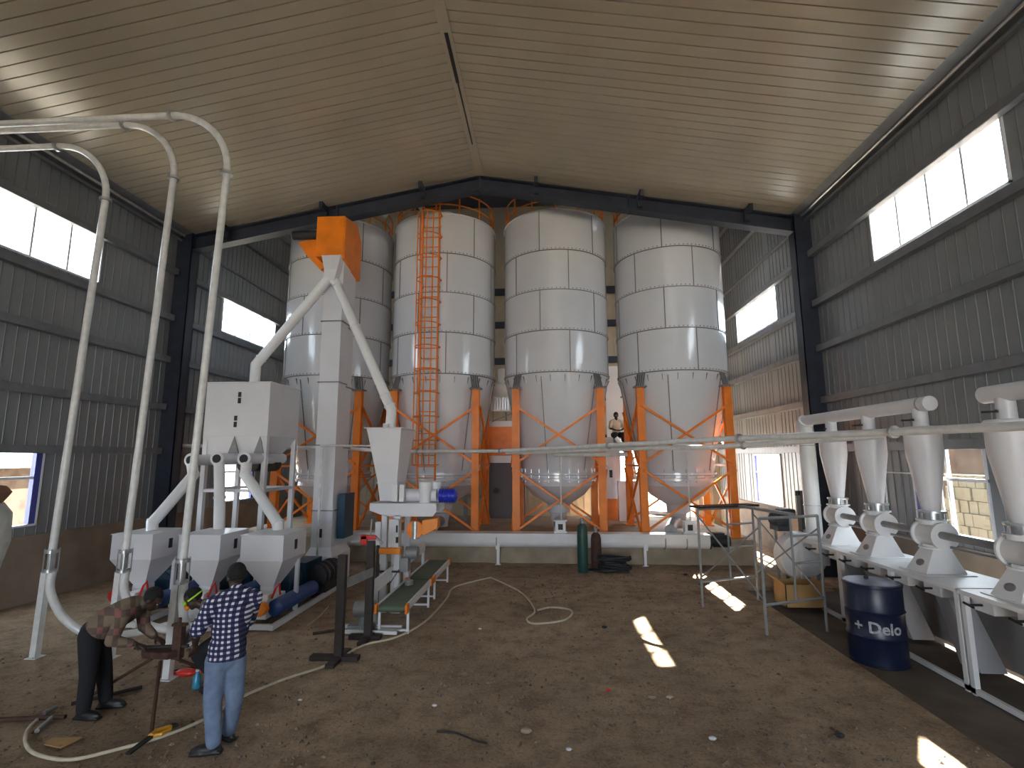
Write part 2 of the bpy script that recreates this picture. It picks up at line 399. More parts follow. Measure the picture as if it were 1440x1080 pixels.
# ceiling: ribbed cream sheet in a low V, ribs running across the hall
ce = MB(); pitch = .225; n = int((Y1-YF)/pitch)
def roof(x0, z0, x1, z1):
    nrm = Vector((-(z1-z0), 0, x1-x0)).normalized(); nrm = nrm if nrm.z > 0 else -nrm
    for k in range(n+1):
        ya = YF+k*pitch; yb = min(ya+pitch, Y1)
        a, b = Vector((x0, ya, z0)), Vector((x1, ya, z1)); w = Vector((0, yb-ya-.022, 0)); g = Vector((0, .022, 0)); u = nrm*.022
        ce.m(0).add([a, b, b+w, a+w], [(0, 1, 2, 3)])
        ce.add([a+w, b+w, b+w+g*.25+u, a+w+g*.25+u], [(0, 1, 2, 3)]); ce.m(1).add([a+w+g*.25+u, b+w+g*.25+u, b+w+g*.75+u, a+w+g*.75+u], [(0, 1, 2, 3)])
        ce.m(0).add([a+w+g*.75+u, b+w+g*.75+u, b+w+g, a+w+g], [(0, 1, 2, 3)])
roof(XA, ZA, XR-.45, ZA-.178*(XR-.45-XA)); roof(XL+.45, ZA-.178*(XA-XL-.45), XA, ZA)
M['groove'] = mat('ceiling_groove', (.16, .14, .115), .7)
struct(ce.build('ceiling', [M['ceil'], M['groove']], smooth=False))
rc = MB(); rc.box(XL-.2, XR+.2, YF-.1, Y1+.02, 10.4, 10.5); rc.box(XL-.2, XL+.5, YF-.1, Y1, 8.85, 10.45); rc.box(XR-.5, XR+.2, YF-.1, Y1, 8.85, 10.45)
rc.box(XL, XR, Y1-.02, Y1+.03, 10.15, 13.2); rc.box(XL-.2, XR+.2, Y1-.1, Y2+.2, 13.2, 13.3)
struct(rc.build('ceiling', M['steel_dark']), 'dark roof above the silos')
# ridge strip with an open black slit
rd = MB(); rd.box(XA-.10, XA+.10, YF, Y1-.1, ZA-.03, ZA-.01); rd.m(1); rd.box(XA-.03, XA+.035, 7.8, 9.0, ZA-.04, ZA-.028); rd.box(XA-.01, XA+.02, 9.0, 11, ZA-.036, ZA-.028)
struct(rd.build('trim_4', [M['ceil'], M['black']], smooth=False), 'ridge strip of the ceiling with a black slit')
# boxed strip where ceiling meets each wall
for x, s in ((XL, 1), (XR, -1)):
    g = MB(); za = ZA-.178*abs(x+s*.45-XA)
    g.prism([(x, YF, za-.10), (x+s*.47, YF, za+.03), (x+s*.45, YF, za+.12), (x, YF, za+.12)], (0, Y1-YF-.1, 0))
    struct(g.build('trim_5', M['girt'], smooth=False), 'dark strip between ceiling and wall')
    g = MB(); g.tube([(x+s*.22, YF, 8.60), (x+s*.22, Y1-.2, 8.60)], .035, 10)
    struct(g.build('trim_6', M['zinc']), 'thin eave tube under the ceiling')
# portal frame of dark steel
pf = MB()
for x0, x1 in ((-10.0+.12, -9.42), (6.20, 6.62)):
    pf.box(x0, x1, Y1-.15, Y1-.13, 0, 8.9); pf.box(x0, x1, Y1+.13, Y1+.15, 0, 8.9)
    pf.box((x0+x1)/2-.2, (x0+x1)/2+.2, Y1-.14, Y1+.14, 0, 8.9)
    pf.box(x0, x0+.02, Y1-.15, Y1+.15, 0, 8.9); pf.box(x1-.02, x1, Y1-.15, Y1+.15, 0, 8.9)
fc = struct(pf.build('column', M['steel_dark'], smooth=False), 'dark steel columns of the portal frame')
pr_ = MB()
def zr(x): return ZA-.178*abs(x-XA)-.02
for xa, xb in ((XL+.1, XA), (XA, XR-.1)):
    h0 = .43 if xa < XA-.1 else .38; h1 = .38 if xa < XA-.1 else .43
    pr_.prism([(xa, Y1-.01, zr(xa)-h0), (xb, Y1-.01, zr(xb)-h1), (xb, Y1-.01, zr(xb)), (xa, Y1-.01, zr(xa))], (0, .02, 0))
    for t0, t1 in ((0, .03), (None, None)):
        if t0 is None:
            pr_.prism([(xa, Y1-.14, zr(xa)-h0), (xb, Y1-.14, zr(xb)-h1), (xb, Y1-.14, zr(xb)-h1+.03), (xa, Y1-.14, zr(xa)-h0+.03)], (0, .28, 0))
        else:
            pr_.prism([(xa, Y1-.14, zr(xa)-.03), (xb, Y1-.14, zr(xb)-.03), (xb, Y1-.14, zr(xb)), (xa, Y1-.14, zr(xa))], (0, .28, 0))
for x in (XA, -5.5, 2.2): pr_.box(x-.02, x+.02, Y1-.13, Y1+.13, zr(x)-.42, zr(x))
rf = struct(pr_.build('rafter', M['steel_dark'], smooth=False), 'dark steel rafters of the portal frame')
for px_ in (318, 455, 592, 754, 901, 1052):
    p = at(px_, 280, Y1-.3); b_ = MB(); z = zr(p.x); b_.box(p.x-.045, p.x+.045, Y1-.45, Y1-.12, z-.16, z+.0); b_.box(p.x-.06, p.x+.06, Y1-.2, Y1-.12, z-.32, z)
    b_.build('purlin_bracket', M['steel_dark'], rf, smooth=False)
# outside
og = MB(); og.box(-60, 60, -50, 70, -.5, -.32); struct(og.build('ground', M['ground']), 'sunlit ground outside the hall')

# ------------------------------------------------------------ silos
CY, SR = 15.08, 1.545
RINGS = [4.97, 6.13, 7.28, 8.43, 9.60]
def make_silo(cx):
    t = thing('storage_silo', 'x', 'silo', (cx, CY, .62), 'row of four tall grey silos on orange legs')
    m = MB(); c = (cx, CY, 0)
    for k in range(4):
        z0, z1 = RINGS[k], RINGS[k+1]; r = SR+.006*(k % 2)
        m.m(0).lathe(c, [(r, z0), (r, z1)], 72)
        m.m(1).lathe(c, [(r+.004, z0-.012), (r+.011, z0-.008), (r+.011, z0+.012), (r+.004, z0+.016)], 72)
        for b in range(84):                                       # bolt heads along each belt
            a = 2*PI*b/84
            m.cbox((cx+(r+.012)*math.cos(a), CY+(r+.012)*math.sin(a), z0+.045), (.022, .022, .022))
        for q in range(6):
            th = R((-17 if k % 2 else 13)+60*q)
            p = Vector((cx+(r+.004)*math.sin(th), CY-(r+.004)*math.cos(th), 0))
            m.bar(p+Vector((0, 0, z0)), p+Vector((0, 0, z1)), .022, .022)
    m.m(0).lathe(c, [(SR+.006, RINGS[4]), (SR+.03, RINGS[4]+.01), (SR+.03, RINGS[4]+.035), (SR, RINGS[4]+.05), (.25, 10.12), (.25, 10.35), (0, 10.35)], 72)
    m.build('shell', [M['silo'], M['seam']], t)
    m = MB(); m.lathe(c, [(SR-.01, 4.96), (SR-.03, 4.86), (1.03, 2.30), (1.0, 2.20)], 72)
    m.m(1)
    for q in range(6):
        th = R(-17+60*q); a = Vector((cx+(SR-.01)*math.sin(th), CY-(SR-.01)*math.cos(th), 4.86)); b = Vector((cx+1.04*math.sin(th), CY-1.04*math.cos(th), 2.32))
        m.bar(a, b, .02, .02)
        for k in range(1, 26):
            p = a.lerp(b, k/26); m.cbox(p, (.024, .024, .024))
    for q in range(24):
        th = 2*PI*(q+.5)/24; m.bar((cx+(SR+.0)*math.sin(th), CY-(SR+.0)*math.cos(th), 4.9), (cx+(SR-.075)*math.sin(th), CY-(SR-.075)*math.cos(th), 4.72), .012, .03)
    m.build('cone', [M['silo'], M['seam']], t)
    m = MB(); m.lathe(c, [(1.0, 2.26), (1.10, 2.26), (1.10, 2.20), (1.04, 2.18), (1.04, 2.12), (1.10, 2.10), (1.10, 2.04), (.95, 2.04)], 48)
    m.m(1)
    for q in range(24):
        th = 2*PI*q/24; m.cyl((cx+1.07*math.sin(th), CY-1.07*math.cos(th), 2.0), .012, .36, 'z', 6)
    m.build('bottom_flange', [M['silo'], M['zinc']], t)
    m = MB(); m.lathe(c, [(.96, 2.06), (.98, 1.9), (.75, 1.62), (.32, 1.35), (.30, 1.12), (.24, 1.10), (.19, .80), (.19, .70)], 40)
    m.build('outlet', M['hopper'], t)
    # legs
    L = [(-1.15, 13.90), (1.15, 13.90), (1.15, 16.24), (-1.15, 16.24)]
    for lx, ly in L:
        m = MB(); x = cx+lx
        m.box(x-.10, x+.10, ly-.09, ly-.075, .62, 4.56); m.box(x-.10, x+.10, ly+.075, ly+.09, .62, 4.56); m.box(x-.085, x+.085, ly-.08, ly+.08, .62, 4.56)
        m.box(x-.16, x+.16, ly-.15, ly+.15, .62, .645)
        lg = m.build('leg', M['orange'], t, smooth=False)
        m = MB(); m.box(x-.17, x+.17, ly-.14, ly+.14, 4.56, 4.59)
        d = Vector((cx-x, CY-ly, 0)).normalized(); top = Vector((cx, CY, 0)) - d*(SR+.01)
        for k in (-.10, -.03, .04, .11):
            w = Vector((-d.y, d.x, 0))*k
            m.bar(Vector((x, ly, 4.58))+w, Vector((top.x, top.y, 4.95))+w, .022, .05)
        for bx in (-.13, -.05, .05, .13): m.cyl((x+bx, ly-.12, 4.53), .013, .08, 'z', 6)
        m.build('leg_bracket', M['seam'], lg)
    def brace(a, b):
        m = MB(); m.bar(a, b, .055, .055); m.build('brace', M['orange'], t, smooth=False)
    for i in range(4):
        (ax, ay), (bx, by) = L[i], L[(i+1) % 4]; off = Vector((0, 0, 0))
        o = Vector(((ax+bx)/2, (ay+by)/2-CY, 0)); o = o.normalized()*.12
        for z0, z1 in ((4.07, 2.52), (2.34, .76)):
            brace(Vector((cx+ax, ay, z0))+o, Vector((cx+bx, by, z1))+o); brace(Vector((cx+ax, ay, z1))+o*.75, Vector((cx+bx, by, z0))+o*.75)
        brace(Vector((cx+ax, ay, 2.45))+o*.9, Vector((cx+bx, by, 2.45))+o*.9) if i in (1, 3) else None
    # guard rail round the roof
    m = MB(); n = 14
    for z in (9.93, 10.30):
        m.tube([(cx+1.5*math.cos(2*PI*k/48), CY+1.5*math.sin(2*PI*k/48), z) for k in range(49)], .022, 8)
    g = m.build('guard_rail', M['orange'], t)
    for k in range(n):
        a = 2*PI*(k+.5)/n; m = MB(); m.tube([(cx+1.5*math.cos(a), CY+1.5*math.sin(a), 9.6), (cx+1.5*math.cos(a), CY+1.5*math.sin(a), 10.33)], .024, 8)
        m.build('rail_post', M['orange'], g)
    return t
SX = [-6.40, -3.08, .33, 3.71]
s1 = make_silo(SX[0]); s1['label'] = 'leftmost tall grey silo, behind the white bucket elevator'
s2 = copy_tree(s1, (SX[1]-SX[0], 0, 0), label='tall grey silo with an orange caged ladder up its front')
s3 = copy_tree(s1, (SX[2]-SX[0], 0, 0), label='tall grey silo standing right of the one with the ladder')
s4 = copy_tree(s1, (SX[3]-SX[0], 0, 0), label='rightmost tall grey silo, nearest the right wall, sunlit down one side')
# ladder on the second silo
lx0, lx1, ly = -3.40, -2.93, 13.38
lad = MB(); lad.box(lx0-.02, lx0+.02, ly-.03, ly+.03, .8, 10.7); lad.box(lx1-.02, lx1+.02, ly-.03, ly+.03, .8, 10.7)
ld = lad.build('ladder', M['orange'], s2, smooth=False)
for k in range(33):
    m = MB(); m.tube([(lx0, ly, 1.0+k*.29), (lx1, ly, 1.0+k*.29)], .014, 6); m.build('rung', M['orange'], ld)
cg = MB(); cxm, cr = (lx0+lx1)/2, .34
for a in (-150, -120, -90, -60, -30):
    cg.bar((cxm+cr*math.cos(R(a)), ly-.12+cr*1.15*math.sin(R(a)), 2.5), (cxm+cr*math.cos(R(a)), ly-.12+cr*1.15*math.sin(R(a)), 9.4), .03, .008)
cgo = cg.build('safety_cage', M['orange'], s2, smooth=False)
for k in range(12):
    m = MB(); z = 2.5+k*.627
    m.tube([(lx0, ly, z)]+[(cxm+cr*math.cos(R(a)), ly-.12+cr*1.15*math.sin(R(a)), z) for a in range(-180, 1, 20)]+[(lx1, ly, z)], .016, 6); m.build('hoop', M['orange'], cgo)
for z in (3.4, 5.4, 7.4, 9.2):
    m = MB(); m.bar((lx0, ly, z), (lx0, CY-SR, z), .03); m.bar((lx1, ly, z), (lx1, CY-SR-.0, z), .03); m.build('wall_tie', M['orange'], ld, smooth=False)
# plinth
pl = MB(); pl.box(-8.9, 5.22, 13.52, 18.6, -.1, .62); struct(pl.build('plinth', M['conc'], bevel=.02), 'low tan concrete plinth under the silo legs')

# chutes on the silo tops
for (a, b), lab in (((Vector((-4.9, 14.4, 10.0)), Vector((-4.25, 14.1, 10.75))), 'white chute on the roofs behind the ladder, sloping up'),
                    ((Vector((-4.2, 14.1, 10.75)), Vector((-3.6, 14.3, 10.1))), 'short white chute dropping onto the roof of the ladder silo'),
                    ((Vector((1.15, 14.3, 10.05)), Vector((1.9, 14.2, 10.75))), 'white chute rising from the roof of the silo right of the ladder silo'),
                    ((Vector((2.2, 14.2, 10.6)), Vector((3.0, 14.5, 10.1))), 'white chute dropping onto the roof of the rightmost silo')):
    m = MB(); m.tube([a, b], .085, 14); m.tube([b, b+(b-a).normalized()*.02], .12, 14)
    t = thing('roof_chute', lab, 'chute', a, 'grain chutes above the silos'); m.build('chute_tube', M['white'], t)
    m = MB(); m.tube([a-(b-a).normalized()*.01, a+(b-a).normalized()*.03], .13, 14); m.build('chute_flange', M['zinc'], t)

# long screw conveyor in front of the plinth
t = thing('screw_conveyor', 'long white horizontal tube conveyor along the front of the plinth', 'conveyor', (-1.3, 13.3, 0))
m = MB(); x0, x1, yc, zc = -5.2, 3.98, 13.30, .60
prof = [(yc-.19, zc+.17), (yc-.17, zc+.17)]+[(yc+.17*math.cos(a), zc+.17*math.sin(a)) for a in [PI+PI*k/12 for k in range(13)]]+[(yc+.19, zc+.17)]
m.prism([(x0, y, z) for y, z in prof], (x1-x0, 0, 0)); m.build('trough', M['white'], t)
m = MB(); m.box(x0, x1, yc-.22, yc+.22, zc+.17, zc+.195); m.build('lid', M['white'], t, smooth=False)
for x in (-3.9, -1.28, .95, 2.9, 3.42):
    m = MB(); m.lathe((x, yc, zc), [(.17, -.012), (.195, -.012), (.195, .012), (.17, .012)], 24, 'x'); m.build('joint_flange', M['grey'], t)
for x in (-1.25, 2.42, -4.3):
    m = MB(); m.box(x-.035, x+.035, yc-.03, yc+.03, .0, zc-.16); m.box(x-.07, x+.07, yc-.05, yc+.05, 0, .015); m.box(x-.05, x+.05, yc-.16, yc-.13, zc-.2, zc+.17); m.build('support_leg', M['white'], t, smooth=False)
m = MB(); m.lathe((3.98, yc, zc+.02), [(.17, 0), (.2, 0), (.2, .03), (.12, .03), (.12, .12), (.15, .12), (.15, .5), (.09, .52)], 20, 'x'); m.box(4.1, 4.35, yc-.1, yc+.1, zc+.1, zc+.22); m.build('drive_motor', M['black'], t)
for i, (px_, lab) in enumerate(((788, 'white valve box on the long tube conveyor below the third silo'), (969, 'white valve box on the long tube conveyor, near its right end'))):
    p = at(px_, 738, 13.3); t = thing('valve_box', lab, 'valve', (p.x, 13.3, .80), 'valve boxes on the tube conveyor')
    m = MB(); m.box(p.x-.17, p.x+.17, 13.2, 13.4, .795, .83); m.box(p.x-.13, p.x+.13, 13.2, 13.4, .83, 1.08); m.box(p.x-.17, p.x+.17, 13.2, 13.4, 1.08, 1.11); m.build('body', M['white'], t, bevel=.01)
    m = MB(); m.box(p.x-.06, p.x+.06, 13.185, 13.2, .88, 1.02); m.build('sight_plate', M['black'], t, smooth=False)
    m = MB(); m.tube([(p.x+.03, 13.27, 1.11), (p.x+.03, 13.27, 2.78)], .02, 8); m.build('vent_pipe', M['pipe'], t)
# outlet spouts from silos down to the conveyor
for sx, ex, sil in ((SX[2], .30, s3), (SX[3], 3.1, s4), (SX[1], -3.0, s2), (SX[0], -5.9, s1)):
    m = MB(); m.tube(smooth_path([(sx, CY, .9), (sx, CY-.1, .86), ((sx+ex)/2, CY-.8, .95), (ex, 13.45, .86)], 5), .14, 16)
    tag(m.build('outlet_spout', M['zinc'], sil))

# ------------------------------------------------------------ bucket elevator
t = thing('bucket_elevator', 'tall white twin-leg bucket elevator with an orange head', 'elevator', (-4.8, 11.2, 0))
ex0, ex1, ey0, ey1 = -5.05, -4.60, 10.9, 11.7
m = MB(); m.box(ex0, ex1, ey0, ey0+.42, .3, 7.3); m.build('front_leg', M['hopper'], t, bevel=.008)
m = MB(); m.box(ex0+.02, ex1-.02, ey1-.36, ey1, .3, 7.5); m.build('rear_leg', M['hopper'], t, bevel=.008)
for z in (1.55, 2.95, 4.35, 5.75):
    m = MB(); m.box(ex0-.025, ex1+.025, ey0-.025, ey0+.445, z, z+.025); m.box(ex0-.01, ex1+.015, ey1-.38, ey1+.02, z-.05, z-.025); m.build('leg_flange', M['grey'], t, smooth=False)
m = MB(); m.box(ex0-.08, ex1+.08, ey0-.1, ey1+.1, .02, .62); m.hull((ex0-.08, ex1+.08, ey0-.1, ey1+.1), .62, (ex0, ex1, ey0, ey1), .8); m.build('boot', M['hopper'], t, bevel=.01)
m = MB(); m.box(ex0+.12, ex0+.24, ey0-.004, ey0, 1.0, 1.18); m.build('inspection_window', M['black'], t, smooth=False)
m = MB(); m.box(ex1+.03, ex1+.19, ey0+.2, ey1-.05, .95, 1.9); m.build('control_panel', M['teal'], t, bevel=.01)
hz = 7.25
m = MB()
m.prism([(ex0-.18, ey0-.14, hz), (ex1+.03, ey0-.14, hz), (ex1+.03, ey0-.14, hz+.97), (ex0-.18, ey0-.14, hz+.97)], (0, .6, 0))
m.prism([(ex1+.05, ey0-.12, hz+.95), (ex1+.05, ey0-.12, hz-.05), (ex1+.05, ey1+.1, hz-.25), (ex1+.05, ey1+.1, hz+.75), (ex1+.05, ey0+.6, hz+1.1)], (-.2, 0, 0))
m.build('head', M['orange'], t, smooth=False, bevel=.01)
m = MB(); m.prism([(ex0-.7, ey0+.05, hz+.45), (ex0-.18, ey0+.05, hz+.55), (ex0-.18, ey0+.05, hz+.0), (ex0-.0, ey0+.05, hz-.15), (ex0-.12, ey0+.05, hz-.25), (ex0-.5, ey0+.05, hz+.15)], (0, .3, 0)); m.build('motor_bracket', M['orange'], t, smooth=False)
m = MB(); m.cyl((ex0-.78, ey0-.02, hz+.58), .10, .62, 'x', 16); m.build('head_motor', M['black'], t)
m = MB(); m.hull((ex0+.1, ex1-.05, ey0-.25, ey0+.05), hz-.35, (ex0, ex1, ey0-.2, ey0+.05), hz); m.hull((ex0+.08, ex1-.12, ey0-.22, ey0), hz-.6, (ex0+.1, ex1-.05, ey0-.25, ey0+.05), hz-.35); m.build('discharge_box', M['hopper'], t, smooth=False)
dv = Vector((ex0+.19, ey0-.12, hz-.5))
p1, p2 = Vector((-6.45, 10.75, 4.75)), Vector((-6.45, 10.75, 4.22))
m = MB(); m.tube([dv, p1, p2], .11, 16); 
for q, d in ((dv.lerp(p1, .5), p1-dv), (dv.lerp(p1, .93), p1-dv)): m.tube([q-d.normalized()*.015, q+d.normalized()*.015], .125, 16)
m.build('chute', M['white'], t)
p1, p2 = Vector((-3.05, 9.85, 3.62)), Vector((-3.05, 9.8, 3.22)); a = Vector((ex1-.12, ey0-.1, hz-.62))
m = MB(); m.tube([dv+Vector((.04, 0, -.05)), a, p1, p2], .10, 16)
for k in (.03, .38, .9, .97): q = a.lerp(p1, k); d = (p1-a).normalized(); m.tube([q-d*.012, q+d*.012], .115, 16)
m.build('chute', M['white'], t)

# ------------------------------------------------------------ big hopper
hx0, hx1, hy0, hy1 = -6.88, -5.54, 9.8, 11.05
t = thing('blending_hopper', 'large square white hopper on four posts, left of the bucket elevator', 'hopper', ((hx0+hx1)/2, (hy0+hy1)/2, 0))
m = MB(); m.box(hx0, hx1, hy0, hy1, 3.12, 4.2); m.box(hx0-.02, hx1+.02, hy0-.02, hy1+.02, 4.2, 4.22); m.build('bin', M['hopper'], t, smooth=False, bevel=.006)
m = MB(); m.hull((hx0+.02, hx1-.3, hy0+.05, hy1-.3), 2.66, (hx0, hx1, hy0, hy1), 3.12); m.build('bin_bottom', M['hopper'], t, smooth=False)
for i, zz in enumerate((3.9, 3.42)):
    m = MB(); m.box(hx0+.68-.05*i, hx0+.74-.05*i, hy0-.012, hy0, zz-.12, zz-.01); m.box(hx0+.68-.05*i, hx0+.74-.05*i, hy0-.012, hy0, zz+.01, zz+.11); m.build('sight_glass', M['black'], t, smooth=False)
for x in (hx0+.05, hx1-.05):
    for y in (hy0+.05, hy1-.05):
        m = MB(); m.box(x-.045, x+.045, y-.045, y+.045, 0, 3.15); m.box(x-.1, x+.1, y-.1, y+.1, 0, .012); m.build('post', M['hopper'], t, smooth=False)
m = MB()
for z in (2.05,):
    m.bar((hx0, hy0+.05, z), (hx1, hy0+.05, z), .06); m.bar((hx0, hy1-.05, z), (hx1, hy1-.05, z), .06); m.bar((hx0+.05, hy0, z), (hx0+.05, hy1, z), .06); m.bar((hx1-.05, hy0, z), (hx1-.05, hy1, z), .06)
m.build('cross_rail', M['hopper'], t, smooth=False)
FE = [(268, 647), (305, 645), (343, 645)]
for i, (px_, py_) in enumerate(FE):
    p = at(px_, py_, 9.3); 
    m = MB(); m.lathe((p.x, 9.3, p.z), [(.075, .0), (.13, .0), (.13, .03), (.105, .035), (.105, 1.4)], 22, 'y'); f = m.build('feed_screw', M['hopper'], t)
    m = MB(); m.lathe((p.x, 9.28, p.z), [(.03, 0), (.08, .0), (.08, .03)], 12, 'y'); m.build('end_cap', M['black'], f)
    if i: m = MB(); m.prism([(p.x-.10, hy0-.03, 2.78), (p.x+.10, hy0-.03, 2.78), (p.x+.0, hy0-.01, 3.12)], (0, .06, 0)); m.build('gusset', M['grey'], t, smooth=False)
m = MB()
for x in (-6.3, -6.1, -5.75): m.lathe((x, 10.3, 2.55), [(.06, 0), (.14, 0), (.14, .25), (.06, .25)], 16, 'y')
m.build('feed_motor', M['dark'], t)
# ducts from feed screws to the dosing hoppers
f = [at(a, b, 9.33) for a, b in FE]
D = [([f[0]+Vector((0, .05, -.08)), at(272, 668, 9.25), at(226, 722, 8.9), at(214, 735, 8.8), at(214, 748, 8.75)], 'slanting white duct into the leftmost small hopper'),
     ([f[1]+Vector((.02, .05, -.08)), at(309, 700, 9.2), at(308, 748, 9.0)], 'straight white duct into the middle small hopper'),
     ([f[2]+Vector((.03, .05, -.08)), at(345, 668, 9.25), at(382, 722, 9.0), at(391, 736, 8.95), at(391, 750, 8.95)], 'bent white duct into the right small hopper')]
for pts, lab in D:
    m = MB(); m.tube(pts, .095, 16)
    for k in (1, -2):
        p = pts[k]; d = (pts[k]-pts[k-1]).normalized(); m.tube([p-d*.02, p+d*.01], .108, 16)
    m.build('feed_duct', M['white'], t)

# ------------------------------------------------------------ three dosing hoppers with blowers below
def make_dosing(x):
    t = thing('dosing_hopper', 'x', 'hopper', (x, 8.7, 0), 'three small white dosing hoppers')
    m = MB(); m.box(x-.36, x+.36, 8.3, 9.1, 1.02, 1.42); m.box(x-.375, x+.375, 8.285, 9.115, 1.42, 1.435); m.build('bin', M['hopper'], t, smooth=False, bevel=.005)
    m = MB(); m.hull((x-.10, x+.10, 8.55, 8.75), .56, (x-.36, x+.36, 8.3, 9.1), 1.02); m.box(x-.11, x+.11, 8.54, 8.76, .42, .56); m.build('cone', M['hopper'], t, smooth=False)
    m = MB(); m.box(x+.355, x+.37, 8.68, 8.76, 1.15, 1.31); m.build('sight_glass', M['black'], t, smooth=False)
    for lx in (-.3, .3):
        m = MB(); m.box(x+lx-.03, x+lx+.03, 8.92, 8.98, .1, 1.05); m.build('post', M['hopper'], t, smooth=False)
    return t
DX = [-6.91, -5.735, -4.66]
d0 = make_dosing(DX[0]); d0['label'] = 'leftmost small white dosing hopper, fed by the slanting duct'
copy_tree(d0, (DX[1]-DX[0], 0, 0), label='middle small white dosing hopper, fed by the straight duct')
copy_tree(d0, (DX[2]-DX[0], 0, 0), label='right small white dosing hopper, in front of the bucket elevator')
def make_blower(x):
    t = thing('blower_unit', 'x', 'blower', (x, 8.8, 0), 'blue blower units below the dosing hoppers')
    m = MB(); m.bar((x-.28, 8.1, .06), (x-.28, 10.75, .06), .06, .08); m.bar((x+.34, 8.1, .06), (x+.34, 10.75, .06), .06, .08); m.bar((x-.3, 8.15, .06), (x+.36, 8.15, .06), .06, .08); m.bar((x-.3, 10.72, .06), (x+.36, 10.72, .06), .06, .08); m.build('skid', M['white'], t, smooth=False)
    m = MB(); m.lathe((x+.24, 8.35, .28), [(.08, 0), (.13, .03), (.13, 1.35), (.08, 1.42)], 20, 'y'); m.build('silencer_tube', M['blue'], t)
    m = MB(); m.lathe((x+.2, 9.95, .42), [(.1, 0), (.2, .02), (.2, .12), (.23, .13), (.23, .2), (.2, .21), (.2, .33), (.23, .34), (.23, .41), (.2, .42), (.2, .55), (.23, .56), (.23, .63), (.2, .64), (.2, .8), (.1, .84)], 20, 'y'); m.box(x+.05, x+.35, 10.05, 10.65, .1, .3); m.build('motor', M['black'], t)
    m = MB(); m.prism([(x-.22+.1*math.cos(a) if math.cos(a) < 0 else x+.15+.1*math.cos(a), 8.06, .33+.1*math.sin(a)) for a in [PI/2+2*PI*k/16+.01 for k in range(16)]], (0, .14, 0)); m.build('belt_guard', M['orange2'], t, bevel=.015)
    m = MB(); m.box(x-.14, x+.14, 8.3, 8.9, .12, .42); m.lathe((x-.02, 8.2, .44), [(.05, 0), (.12, .0), (.12, .1)], 18, 'y'); m.box(x+.05, x+.2, 8.22, 8.5, .42, .52); m.build('rotary_feeder', M['white'], t, bevel=.01)
    m = MB(); m.lathe((x-.12, 8.18, .48), [(.05, 0), (.1, .0), (.1, .04), (.05, .04)], 18, 'y'); m.build('valve_wheel', M['red'], t); m = MB(); m.tube([(x+.22, 8.3, .45), (x+.28, 8.3, .62), (x+.33, 8.3, .68), (x+.33, 8.35, .5)], .018, 8); m.build('valve_handle', M['red'], t)
    m = MB(); m.lathe((x-.12, 9.2, .45), [(.16, 0), (.2, .02), (.2, .45), (.16, .47)], 20, 'y'); m.box(x-.3, x+.05, 9.2, 9.7, .1, .5); m.box(x-.3, x+.05, 9.8, 10.5, .1, .7); m.build('blower_head', M['teal'], t)
    return t
b0 = make_blower(DX[0]); b0['label'] = 'blower unit below the leftmost dosing hopper, with a red valve'
b1 = copy_tree(b0, (DX[1]-DX[0], 0, 0), label='blower unit below the middle dosing hopper, behind the crouched worker')
copy_tree(b0, (DX[2]-DX[0], 0, 0), label='blower unit with an orange belt guard below the right dosing hopper')
for u in (b0, b1):                                              # only the right unit has its orange guard fitted
    for ch in list(u.children):
        if ch.name.startswith('belt_guard'): bpy.data.objects.remove(ch)
# thin conduit post beside the elevator
p = onz(443, 832)
m = MB(); m.tube([(p.x, p.y, 0), (p.x, p.y, 2.93)], .028, 10); m.box(p.x-.07, p.x+.07, p.y-.07, p.y+.07, 0, .012)
m.tube([(p.x-.05, p.y, 2.95), (p.x+1.6, p.y-.3, 2.92), (p.x+1.75, p.y-.33, 2.85), (p.x+1.75, p.y-.33, 1.0)], .016, 8)
tag(m.build('conduit_post', M['pipe']), 'thin white conduit post in front of the bucket elevator', 'pipe')
m = MB(); m.lathe((-5.55, 12.6, .98), [(.05, 0), (.16, .0), (.2, .05), (.2, .4), (.1, .42)], 20, 'y'); m.box(-5.7, -5.4, 12.6, 13.0, .0, .8)
tag(m.build('suction_fan', M['hopper']), 'small round white fan between the right dosing hopper and the elevator', 'fan')

# ------------------------------------------------------------ bagging machine
t = thing('bagging_machine', 'white bag filling machine with a tapered hopper and orange bag clamp', 'machine', (-2.9, 9.4, 0))
m = MB(); m.hull((-3.10, -2.74, 9.3, 9.9), 2.24, (-3.31, -2.66, 9.2, 10.15), 3.22); m.box(-3.35, -2.62, 9.16, 10.19, 3.22, 3.24); m.build('hopper', M['hopper'], t, smooth=False, bevel=.006)
m = MB(); m.box(-3.12, -2.72, 9.28, 9.92, 2.22, 2.24); m.hull((-3.06, -2.78, 9.34, 9.86), 1.90, (-3.10, -2.74, 9.3, 9.9), 2.22); m.build('neck', M['hopper'], t, smooth=False)
m = MB(); m.box(-2.80, -2.70, 9.2, 9.28, 1.9, 2.2); m.box(-2.66, -2.58, 9.2, 9.28, 1.9, 2.2); m.build('side_plate', M['white'], t, smooth=False)
for x in (-3.1, -2.98): m = MB(); m.cyl((x+.05, 9.5, 3.24), .05, .09); m.build('vent_cap', M['white'], t)
m = MB(); m.prism([(-3.2, 9.2, 1.86), (-1.98, 9.2, 1.86), (-1.98, 9.2, 1.72), (-2.05, 9.2, 1.64), (-2.9, 9.2, 1.64), (-3.2, 9.2, 1.74)], (0, .06, 0)); m.prism([(-3.2, 9.95, 1.86), (-1.98, 9.95, 1.86), (-1.98, 9.95, 1.72), (-2.05, 9.95, 1.64), (-2.9, 9.95, 1.64), (-3.2, 9.95, 1.74)], (0, .06, 0)); m.box(-3.2, -1.98, 9.2, 10.0, 1.85, 1.87); m.build('top_frame', M['hopper'], t, smooth=False, bevel=.004)
